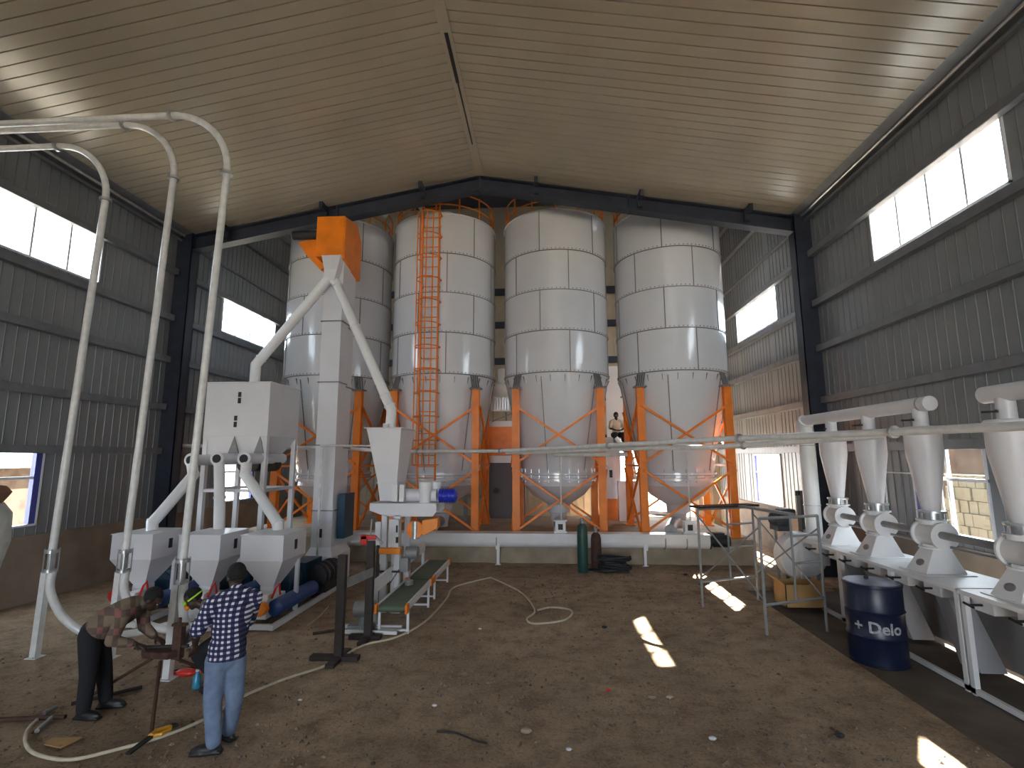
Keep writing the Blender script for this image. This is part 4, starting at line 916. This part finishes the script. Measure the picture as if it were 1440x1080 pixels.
m = MB(); m.box(-3.1, -2.2, 16.9, 17.3, 1.35, 1.45); m.box(-2.75, -2.65, 17, 17.1, .62, 1.35); m.box(-2.35, -2.25, 17, 17.1, .62, 1.35); m.build('stand', M['grey'], t, smooth=False)
for (a, b, c, lab) in (((3.3, 18.9, 0.72), (4.6, 18.2, 0.72), .09, 'silver pipe lying near the lit rear doorway'), ((3.1, 18.4, .72), (3.9, 19.2, .74), .07, 'black pipe lying near the lit rear doorway')):
    m = MB(); m.tube([a, b], c, 14); tag(m.build('loose_pipe', M['zinc'] if 'silver' in lab else M['black']), lab, 'pipe')

# ------------------------------------------------------------ things left on the dirt
for i, (a, b, r, mt, lab) in enumerate((((0, 1012), (92, 1008), .022, 'rust', 'brown steel bar on the dirt at the left edge'),
        ((100, 990), (200, 966), .02, 'dark', 'dark bar on the dirt behind the bending worker'),
        ((62, 1003), (79, 994), .022, 'grey', 'short grey pipe end left of the bending worker'),
        ((52, 1028), (74, 1008), .022, 'grey', 'short pipe piece at the end of the cream hose'),
        ((440, 891), (472, 886), .02, 'dark', 'short dark bar left of the dark posts'),
        ((240, 945), (275, 938), .015, 'dark', 'thin dark rod on the dirt behind the tripod'))):
    p, q = onz(*a, .025), onz(*b, .025); m = MB(); m.tube([p, q], r, 10); tag(m.build('steel_bar', M[mt]), lab, 'bar', 'steel bars left on the dirt')
cs = [onz(a, b, 0) for a, b in ((62, 1050), (72, 1041), (115, 1040), (104, 1046), (85, 1055))]
m = MB(); m.prism([(p.x, p.y, .012) for p in cs], (0, 0, .012)); tag(m.build('cardboard_piece', M['card'], smooth=False), 'flat brown cardboard piece inside the hose loop', 'cardboard')
# hacksaw with yellow handle
p, q = onz(180, 1060, .03), onz(212, 1036, .05); d = (onz(240, 1022, .05)-q)
t = thing('hand_saw', 'saw with a black blade and a yellow handle lying by the hose', 'saw', q)
m = MB(); m.bar(p, q, .05, .02); m.build('blade', M['black'], t, smooth=False)
side = Vector((-d.y, d.x, 0)).normalized()
m = MB(); e = q+d; m.tube([q, q+d*.4+side*.04, e], [.03, .028, .02], 10); m.tube([q+d*.1, q+d*.35-side*.05, q+d*.8-side*.04, e], .018, 8); m.build('handle', M['yellow'], t)
m = MB(); m.ell(e+d.normalized()*.03, (.05, .03, .02)); m.build('knob', M['black'], t)
p = onz(276, 968, 0); t = thing('plastic_bottle', 'small light blue bottle on the dirt by the tripod', 'bottle', p)
M['bottle'] = mat('light_blue_plastic', (.05, .30, .48), .2)
m = MB(); m.lathe(p, [(.035, 0), (.045, .01), (.045, .13), (.02, .17), (.02, .19)], 16); m.build('body', M['bottle'], t)
m = MB(); m.cyl(p+Vector((0, 0, .19)), .022, .02); m.build('cap', M['white'], t)
p = onz(262, 950, 0); m = MB(); m.ell(p+Vector((0, 0, .04)), (.13, .07, .045)); m.bar(p+Vector((-.16, 0, .03)), p+Vector((.16, .06, .03)), .03); tag(m.build('pipe_wrench', M['red']), 'red pipe wrench on the dirt between the tripod and the worker in checked shirt', 'wrench')
p = onz(290, 975, 0); m = MB(); m.ell(p+Vector((0, 0, .04)), (.09, .06, .04)); tag(m.build('black_tool_bag', M['black']), 'small black bag beside the light blue bottle', 'bag')
for (a, b, r, mt, lab, nm, cat) in ((855, 972, .035, 'red', 'small red plastic scrap on the open dirt', 'plastic_scrap', 'scrap'), (611, 993, .03, 'white', 'small white cap on the open dirt', 'bottle_cap', 'cap'),
        (917, 982, .05, 'conc', 'pale stone chip right of the red scrap', 'stone', 'stone'), (942, 982, .045, 'hose', 'flat pale scrap right of the stone chip', 'paper_scrap', 'scrap'), (740, 1030, .06, 'conc', 'tan lump of rubble in the foreground', 'stone', 'stone'),
        (800, 1055, .03, 'white', 'small white scrap at the bottom centre', 'paper_scrap', 'scrap'), (675, 885, .03, 'white', 'small white scrap left of the hose loop', 'paper_scrap', 'scrap'), (964, 809, .06, 'black', 'black round scrap by the left foot of the scaffold', 'rubber_scrap', 'scrap'),
        (850, 883, .05, 'black', 'dark scrap on the dirt in front of the window light patch', 'rubber_scrap', 'scrap'), (422, 985, .025, 'white', 'small pale scrap below the dark posts', 'paper_scrap', 'scrap'), (1181, 1036, .05, 'black', 'dark stone on the right foreground dirt', 'stone', 'stone'),
        (353, 945, .03, 'conc', 'small stone right of the worker in checked shirt', 'stone', 'stone'), (1002, 1040, .04, 'white', 'pale scrap near the bottom right on the dirt', 'paper_scrap', 'scrap')):
    p = onz(a, b, 0); m = MB(); m.ell(p+Vector((0, 0, r*.3)), (r, r*.7, r*.4), None, 7, 4); tag(m.build(nm, M[mt], smooth=False), lab, cat)
random.seed(5)
M['chip'] = mat('dirt_crumbs', (.10, .075, .055), .95, 0, 3, .5, col2=(.26, .20, .15))
m = MB()
for k in range(4200):
    y = YF*.0+2.5+random.random()**1.3*10.6; x = random.uniform(-7.5, 3.98)
    if random.random() < .35: cx_, cy_ = random.choice([(2.0, 5.2), (.6, 6.5), (2.6, 5.0), (-.9, 6.6), (1.5, 12.9), (0, 11), (-3, 4.6)]); x = min(3.95, random.gauss(cx_, .7)); y = random.gauss(cy_, .6)
    r = random.choice([.010, .014, .020, .030]) * (1.5 if random.random() < .04 else 1); a = random.random()*PI; z = .002
    c_, s_ = math.cos(a)*r, math.sin(a)*r; h = r*.7; k2 = random.uniform(.4, 1)
    m.add([(x+c_, y+s_, z), (x-s_*k2, y+c_*k2, z), (x-c_, y-s_, z), (x+s_*k2, y-c_*k2, z), (x, y, z+h)], [(0, 1, 4), (1, 2, 4), (2, 3, 4), (3, 0, 4)])
o = m.build('dirt_crumbs', M['chip'], smooth=False); tag(o, 'loose crumbs of soil and gravel over the dirt floor', 'gravel', kind='stuff')
# sack at the left edge
t = thing('bulk_sack', 'tall white woven sack with a brown mouth at the left edge', 'sack', (-7.28, 6.9, 0))
p = at(-42, 760, 6.9); M['sackb'] = mat('brown_sack_mouth', (.25, .13, .07), .9)
m = MB(); m.lathe((p.x, p.y, 0), [(.12, 0), (.26, .03), (.30, .6), (.34, 1.1), (.42, 1.5), (.40, 1.9), (.30, 2.05)], 24); m.build('bag', M['sack'], t)
m = MB(); m.lathe((p.x, p.y, 2.05), [(.28, 0), (.33, .08), (.37, .15), (.30, .24), (.1, .27)], 20); m.build('mouth', M['sackb'], t)

# ------------------------------------------------------------ outside
t = thing('brick_building', 'brown building outside the near right window', 'building', (13, 9, -.3))
M['brown'] = mat('brown_brick', (.035, .018, .012), .9, 0, 2.5, .45, col2=(.09, .058, .035))
m = MB(); m.box(10.5, 16, 4, 40, -.3, 3.6); m.build('wall', M['brown'], t, smooth=False)
m = MB(); m.prism([(10.2, 3.8, 3.6), (16.2, 3.8, 3.6), (13.2, 3.8, 4.6)], (0, 36.4, 0)); m.build('roof', M['rust'], t, smooth=False)
random.seed(9); BW = []
proto = MB().box(9.3, 9.8, 10.9, 11.12, -.3, -.02).build('building_block', M['brick'], None, smooth=False, bevel=.01)
tag(proto, 'pale stone block in the stepped stack outside the near right window', 'block', 'pale blocks stacked outside the right window')
for row in range(9):
    nrow = 17-(row if row < 5 else row+1)
    for k in range(nrow):
        if row == 0 and k == 0: continue
        o = proto.copy(); COL.objects.link(o); o.location = (random.uniform(-.03, .03)+row*.02, k*.235+random.uniform(-.01, .01)-.1*(row % 2), row*.285)
t = thing('grey_shed', 'pale grey building seen through the left window', 'building', (-18, 14, -.3))
m = MB(); m.box(-24, -17, 10, 20, -.3, 2.4); m.build('wall', M['brown'], t, smooth=False)
m = MB(); m.box(-24.3, -16.7, 9.7, 20.3, 2.4, 2.6); m.build('roof', M['grey'], t, smooth=False)

# ------------------------------------------------------------ people
def V(*a): return Vector(a)
def capsule(mb, pts, rs, seg=14):
    mb.tube(pts, rs, seg)
    for p, r in zip(pts, rs): mb.ell(p, (r, r, r), None, 12, 8)
def solid(mb, name, mt, parent, voxel=.008, it=6):
    """fuse overlapping forms into one continuous skin"""
    o = mb.build(name, mt, parent)
    r = o.modifiers.new('fuse', 'REMESH'); r.mode = 'VOXEL'; r.voxel_size = voxel
    q = o.modifiers.new('smooth', 'SMOOTH'); q.iterations = it; q.factor = .5
    dg = bpy.context.evaluated_depsgraph_get(); me = bpy.data.meshes.new_from_object(o.evaluated_get(dg))
    me.name = name; o.modifiers.clear(); o.data = me
    me.materials.clear(); me.materials.append(mt if not isinstance(mt, (list, tuple)) else mt[0])
    me.polygons.foreach_set('use_smooth', [True]*len(me.polygons)); me.polygons.foreach_set('material_index', [0]*len(me.polygons))
    return o
def hand(mb, w, d, palm_n, curl=.6, s=1.0):
    """palm at wrist w along direction d, fingers bending towards palm_n"""
    d = d.normalized(); n = (palm_n-d*palm_n.dot(d)).normalized(); b = d.cross(n)
    c = w+d*.05*s; rot = Matrix((b, d, n)).transposed()
    mb.ell(c, (.04*s, .05*s, .017*s), rot, 12, 8)
    for k, (off, L) in enumerate(((-.030, .062), (-.010, .072), (.010, .068), (.029, .052))):
        p = w+d*.088*s+b*off*s; pts = [p-d*.03*s, p]; dd = d.copy()
        for j in range(3):
            dd = (Matrix.Rotation(-curl*(.55+.1*k), 3, b) @ dd).normalized() if (Matrix.Rotation(-curl, 3, b) @ dd).dot(n) > 0 else (Matrix.Rotation(curl*(.55+.1*k), 3, b) @ dd).normalized()
            pts.append(pts[-1]+dd*L*s*(.45, .32, .25)[j])
        mb.tube(pts, [.009*s, .0095*s, .009*s, .008*s, .006*s], 8)
    p = w+d*.025*s-b*.03*s; mb.tube([p, p-b*.022*s+d*.025*s+n*.012*s, p-b*.024*s+d*.055*s+n*.028*s], [.011*s, .010*s, .008*s], 8)
def head(mb, c, look, up, s=1.0):
    look = look.normalized(); up = (up-look*up.dot(look)).normalized(); rt = look.cross(up); rot = Matrix((rt, look, up)).transposed()
    P = lambda x, y, z: c+rt*x*s+look*y*s+up*z*s
    mb.ell(P(0, -.01, .025), (.074*s, .095*s, .09*s), rot, 18, 12); mb.ell(P(0, .02, -.035), (.058*s, .068*s, .075*s), rot, 16, 10)
    mb.ell(P(0, .055, -.085), (.03*s, .03*s, .022*s), rot, 10, 8)                                 # chin
    mb.tube([P(0, .082, .015), P(0, .105, -.022), P(0, .09, -.034)], [.009*s, .015*s, .012*s], 8)  # nose
    mb.ell(P(0, .086, -.056), (.024*s, .012*s, .010*s), rot, 10, 8)                               # lips
    for sg in (-1, 1):
        mb.ell(P(sg*.031, .078, .028), (.02*s, .014*s, .008*s), rot, 8, 6); mb.ell(P(sg*.077, .0, -.01), (.010*s, .018*s, .032*s), rot, 8, 8)
    return P, rot
def hair_and_eyes(P, rot, par, s=1.0):
    m = MB(); m.ell(P(0, -.022, .035), (.083*s, .098*s, .095*s), rot, 20, 14)
    h = m.build('hair', M['hair'], par)
    bm = bmesh.new(); bm.from_mesh(h.data); o = wloc(par)
    f0 = P(0, .045, .02)-o; nrm = (P(0, 1, .9)-P(0, 0, 0)).normalized(); lw = P(0, 0, -.05)-o; upn = (P(0, 0, 1)-P(0, 0, 0)).normalized(); fw = (P(0, 1, 0)-P(0, 0, 0)).normalized()
    dele = [v for v in bm.verts if (v.co-lw).dot(upn) < 0 or ((v.co-f0).dot(fw) > 0 and (v.co-f0).dot(upn) < .045*s)]
    bmesh.ops.delete(bm, geom=dele, context='VERTS'); bm.to_mesh(h.data); bm.free()
    sd = h.modifiers.new('thick', 'SOLIDIFY'); sd.thickness = .006
    for sg in (-1, 1):
        m = MB(); m.ell(P(sg*.030, .083, .012), (.011*s, .008*s, .008*s), rot, 8, 6); m.build('eye', M['eye'], par)
M['eye'] = mat('eye_white', (.6, .57, .52), .3)
def shoe(par, ankle, toe_dir, s=1.0, mt='shoe'):
    d = toe_dir.normalized(); b = V(-d.y, d.x, 0); rot = Matrix((b, d, V(0, 0, 1))).transposed(); g = V(ankle.x, ankle.y, .0)
    m = MB(); m.ell(g+d*.06*s+V(0, 0, .045), (.047*s, .14*s, .045*s), rot, 16, 10); m.ell(g+V(0, 0, .07), (.045*s, .06*s, .055*s), rot, 14, 10)
    m.prism([g+b*x*s+d*y*s+V(0, 0, .003) for x, y in ((-.04, -.08), (.04, -.08), (.05, .1), (.035, .2), (-.035, .2), (-.05, .1))], (0, 0, .025))
    return solid(m, 'shoe', M[mt], par, .008, 5)

def person(label, base, J, shirt, pants, face, voxel=.009, sleeves='short', group='workers'):
    t = thing('person', label, 'person', base)
    # body
    mb = MB(); up = J['up']
    Pf, rot = head(mb, J['head'], face, up)
    capsule(mb, [J['neck'], J['head']-up*.05], [.058, .052])
    mb.ell(J['chest'], (.15, .11, .17), J['trot'], 16, 12); capsule(mb, [J['chest'], J['waist'], J['pelvis']], [.12, .12, .13])
    for sd in 'LR':
        sh, el, wr = J['sh'+sd], J['el'+sd], J['wr'+sd]
        capsule(mb, [sh, el], [.050, .040]); capsule(mb, [el, el.lerp(wr, .35), wr], [.040, .040, .027]); capsule(mb, [J['neck'].lerp(sh, .4), sh], [.06, .055])
        hand(mb, wr, J['hd'+sd], J['hn'+sd])
        capsule(mb, [J['hip'+sd], J['kn'+sd]], [.085, .055]); capsule(mb, [J['kn'+sd], J['kn'+sd].lerp(J['an'+sd], .35), J['an'+sd]], [.055, .055, .035])
        capsule(mb, [J['an'+sd], V(J['an'+sd].x, J['an'+sd].y, .04)+J['toe'+sd].normalized()*.1], [.035, .03])
    solid(mb, 'body', M['skin'], t, .0075, 4)
    hair_and_eyes(Pf, rot, t)
    # shirt
    mb = MB(); mb.ell(J['chest'], (.175, .128, .20), J['trot'], 18, 12)
    capsule(mb, [J['chest'], J['waist']], [.135, .142], 18)
    mb.ell(J['hem'], (.175, .145, .13), J['trot'], 18, 12); mb.ell(J['hem'].lerp(J['waist'], .6), (.168, .14, .15), J['trot'], 18, 12)
    ax = (J['waist']-J['hem']).normalized(); cut = J['hem']-ax*.0
    mb.ell(J['waist'].lerp(J['chest'], .5), (.17, .125, .2), J['trot'], 16, 12)
    for sd in 'LR':
        sh, el, wr = J['sh'+sd], J['el'+sd], J['wr'+sd]
        capsule(mb, [J['neck'].lerp(sh, .35), sh], [.072, .074]); e = el if sleeves == 'long' else sh.lerp(el, .92)
        capsule(mb, [sh, e], [.074, .062 if sleeves == 'long' else .07])
        if sleeves == 'long': capsule(mb, [el, el.lerp(wr, .8)], [.06, .045])
    so = solid(mb, 'shirt', M[shirt], t, .010, 5)
    bm = bmesh.new(); bm.from_mesh(so.data); bmesh.ops.bisect_plane(bm, geom=bm.verts[:]+bm.edges[:]+bm.faces[:], plane_co=cut-wloc(so), plane_no=-ax, clear_outer=True); bm.to_mesh(so.data); bm.free()
    mb = MB(); capsule(mb, [J['neck']-up*.01, J['neck']+up*.025], [.075, .066]); solid(mb, 'collar', M[shirt], t, .009, 3)
    # trousers
    mb = MB(); capsule(mb, [J['hem']-(J['hem']-J['pelvis'])*.2, J['pelvis']], [.132, .135], 18)
    for sd in 'LR':
        capsule(mb, [J['pelvis'].lerp(J['hip'+sd], .8), J['kn'+sd]], [.108, .080], 16); a = J['an'+sd]
        capsule(mb, [J['kn'+sd], a.lerp(J['kn'+sd], .06)], [.080, .066], 16)
    solid(mb, 'trousers', M[pants], t, .010, 5)
    for sd in 'LR': shoe(t, J['an'+sd], J['toe'+sd])
    return t, Pf, rot
def frame_rot(right, up):
    right = right.normalized(); f = up.normalized().cross(right).normalized(); return Matrix((right, f, up.normalized())).transposed()

# worker in the checked shirt, standing with his back to the camera
b = V(-3.06, 4.95, 0); f = V(-.72, .69, 0); l = V(-.69, -.72, 0); up = V(.04, .0, 1).normalized()
J = dict(up=up, head=b+V(.05, 0, 1.545)+f*.03, neck=b+V(.05, 0, 1.40), chest=b+V(.04, 0, 1.20), waist=b+V(.01, 0, .98), pelvis=b+V(0, 0, .84), hem=b+V(0, 0, .82), trot=frame_rot(-l, up))
J.update(shL=b+l*.185+V(.04, 0, 1.33), shR=b-l*.185+V(.04, 0, 1.33), elL=b+l*.27+f*.06+V(.02, 0, 1.08), elR=b-l*.20+f*.10+V(0, 0, 1.07),
         wrL=b+l*.22+f*.23+V(0, 0, .93), wrR=b-l*.05+f*.27+V(0, 0, 1.12), hipL=b+l*.09+V(0, 0, .80), hipR=b-l*.09+V(0, 0, .80),
         knL=b+l*.08+f*.03+V(.0, 0, .44), knR=b-l*.08+f*.02+V(.03, 0, .44), anL=b+l*.07+V(.02, 0, .08), anR=b-l*.05+f*.06+V(-.02, .10, .08),
         toeL=V(-.95, -.25, 0), toeR=V(-.85, .3, 0), hdL=V(-.2, .1, -1), hdR=V(-.8, -.1, .1), hnL=f, hnR=V(0, 0, 1)-f*.3)
person('person in a navy and white checked shirt and light blue jeans standing with back turned', b, J, 'check', 'jeans', f+V(-.2, 0, -.35))
# worker bending over the tripod, plaid shirt
b = V(-4.84, 5.52, 0); f = V(.97, .22, 0); l = V(-.22, .97, 0)
pel = b+V(-.08, 0, .83); nk = V(-4.52, 5.62, 1.08); up = (nk-pel).normalized()
ch = pel.lerp(nk, .70)+V(0, 0, .02)
J = dict(up=(up+V(.25, 0, .05)).normalized(), head=V(-4.40, 5.66, 1.13), neck=nk, chest=ch, waist=pel.lerp(nk, .33)+V(0, 0, .03), pelvis=pel, hem=pel+up*.05, trot=frame_rot(-l, up))
J.update(shL=ch+l*.18+up*.08-V(0, 0, .03), shR=ch-l*.18+up*.08-V(0, 0, .03), elL=V(-4.58, 5.80, .80), elR=V(-4.63, 5.42, .77), wrL=V(-4.40, 5.76, .70), wrR=V(-4.44, 5.52, .71),
         hipL=pel+l*.09-V(0, 0, .02), hipR=pel-l*.09-V(0, 0, .02), knL=b+l*.12+f*.02+V(-.03, 0, .43), knR=b-l*.10+f*.0+V(-.03, 0, .43), anL=b+l*.14+V(.05, 0, .08), anR=b-l*.11+V(-.04, 0, .08),
         toeL=f, toeR=f+V(.1, -.25, 0), hdL=V(.9, -.1, -.35), hdR=V(.9, .15, -.3), hnL=V(0, 0, -1), hnR=V(0, 0, -1))
person('person in a brown plaid shirt and black trousers bending over the tripod stand', b, J, 'plaid', 'trouser', V(.75, .15, -.75), sleeves='long')
# crouching worker with lime goggles, mostly behind the standing one
b = V(-3.95, 6.22, 0); f = V(-.92, -.38, 0); l = V(.38, -.92, 0)
pel = b+V(.18, .05, .62); nk = V(-4.10, 6.14, .93); up = (nk-pel).normalized(); ch = pel.lerp(nk, .68)
J = dict(up=(up+V(0, 0, .6)).normalized(), head=V(-4.22, 6.08, 1.03), neck=nk, chest=ch, waist=pel.lerp(nk, .3), pelvis=pel, hem=pel+up*.05, trot=frame_rot(-l, up))
J.update(shL=ch+l*.17+up*.07, shR=ch-l*.17+up*.07, elL=V(-4.05, 5.92, .72), elR=V(-4.2, 6.35, .70), wrL=V(-4.16, 5.86, .60), wrR=V(-4.3, 6.1, .60),
         hipL=pel+l*.09, hipR=pel-l*.09, knL=b+l*.12+f*.18+V(0, 0, .42), knR=b-l*.12+f*.18+V(0, 0, .40), anL=b+l*.12+V(.1, 0, .08), anR=b-l*.1+V(.1, 0, .08),
         toeL=f, toeR=f, hdL=V(-.7, .2, -.5), hdR=V(-.5, -.4, -.5), hnL=V(0, 0, -1), hnR=V(0, 0, -1))
t, Pf, rot = person('person in a dark grey shirt with lime goggles crouching behind the standing worker', b, J, 'cloth_grey', 'trouser', V(-.55, -.62, -.55), sleeves='long')
m = MB(); m.ell(Pf(0, .092, .012), (.068, .022, .030), rot, 16, 10); m.build('goggles', M['lime'], t)
m = MB(); m.tube([Pf(math.sin(a)*.088, math.cos(a)*.105-.008, .018) for a in [R(50+k*20) for k in range(14)]], .010, 8); m.build('goggle_strap', M['lime'], t)
m = MB(); m.ell(Pf(0, .10, -.045), (.045, .025, .032), rot, 14, 10); m.build('dust_mask', M['orange2'], t)
# small seated person on the platform deck far behind
b = V(2.42, 17.75, 3.34); f = V(.1, -1, 0); l = V(1, .1, 0)
J = dict(up=V(0, 0, 1), head=b+V(0, -.02, .76), neck=b+V(0, 0, .62), chest=b+V(0, 0, .42), waist=b+V(0, 0, .22), pelvis=b+V(0, 0, .12), hem=b+V(0, 0, .14), trot=frame_rot(-l, V(0, 0, 1)))
J.update(shL=b+l*.17+V(0, 0, .54), shR=b-l*.17+V(0, 0, .54), elL=b+l*.24+f*.1+V(0, 0, .32), elR=b-l*.24+f*.1+V(0, 0, .32), wrL=b+l*.1+f*.3+V(0, 0, .25), wrR=b-l*.1+f*.3+V(0, 0, .25),
         hipL=b+l*.1+V(0, 0, .1), hipR=b-l*.1+V(0, 0, .1), knL=b+l*.13+f*.42+V(0, 0, .1), knR=b-l*.13+f*.42+V(0, 0, .1), anL=b+l*.13+f*.46-V(0, 0, .3), anR=b-l*.13+f*.46-V(0, 0, .3),
         toeL=f, toeR=f, hdL=-l+f*.5, hdR=l+f*.5, hnL=V(0, 0, -1), hnR=V(0, 0, -1))
def seated():
    t = thing('person', 'small distant person in a pale grey shirt sitting on the platform between silos', 'person', b)
    mb = MB(); Pf, rot = head(mb, J['head'], f+V(-.2, 0, -.2), J['up']); capsule(mb, [J['neck'], J['head']-V(0, 0, .05)], [.058, .052]); capsule(mb, [J['chest'], J['pelvis']], [.13, .13])
    for sd in 'LR':
        capsule(mb, [J['sh'+sd], J['el'+sd], J['wr'+sd]], [.05, .04, .028]); hand(mb, J['wr'+sd], J['hd'+sd], J['hn'+sd])
        capsule(mb, [J['hip'+sd], J['kn'+sd], J['an'+sd]], [.085, .055, .035]); capsule(mb, [J['an'+sd], J['an'+sd]+f*.16-V(0, 0, .04)], [.045, .04])
    solid(mb, 'body', M['skin'], t, .010, 4); hair_and_eyes(Pf, rot, t)
    mb = MB(); mb.ell(J['chest'], (.17, .12, .2), J['trot'], 16, 12); capsule(mb, [J['chest'], J['hem']], [.14, .145])
    for sd in 'LR': capsule(mb, [J['neck'].lerp(J['sh'+sd], .4), J['sh'+sd], J['sh'+sd].lerp(J['el'+sd], .9)], [.07, .07, .065])
    solid(mb, 'shirt', M['hose'], t, .012, 5)
    mb = MB(); capsule(mb, [J['hem'], J['pelvis']], [.14, .14])
    for sd in 'LR': capsule(mb, [J['hip'+sd], J['kn'+sd], J['an'+sd].lerp(J['kn'+sd], .1)], [.1, .08, .07])
    solid(mb, 'trousers', M['trouser'], t, .012, 5)
seated()

# ------------------------------------------------------------ tripod stand with a clamped pipe
t = thing('tripod_stand', 'rusty brown tripod stand holding a pipe between the workers', 'stand', (-4.29, 5.7, 0))
c = V(-4.27, 5.70, .56)
m = MB(); m.prism([c+V(x, y, -.03) for x, y in ((-.22, -.02), (-.14, -.10), (.16, -.12), (.22, .0), (.12, .12), (-.16, .12))], (0, 0, .07)); m.build('plate', M['rust'], t, bevel=.008)
m = MB(); m.box(c.x+.13, c.x+.23, c.y-.03, c.y+.05, .5, .86); m.tube([V(c.x+.18, c.y, .86), V(c.x+.18, c.y, .93)], .02, 10); m.box(c.x+.10, c.x+.26, c.y-.02, c.y+.04, .84, .87); m.build('vice', M['rust'], t, bevel=.006)
for q in (V(-3.89, 5.15, 0), V(-5.2, 5.80, 0), V(-3.9, 6.40, 0)):
    m = MB(); m.tube([c+(q-c)*.12+V(0, 0, .0), q+V(0, 0, .015)], .018, 10); m.build('leg', M['rust'], t)
m = MB(); m.tube([V(-4.52, 5.62, .635), V(-3.98, 5.72, .63)], .020, 12); tag(m.build('threaded_pipe', M['dark']), 'dark pipe clamped across the top of the tripod', 'pipe')
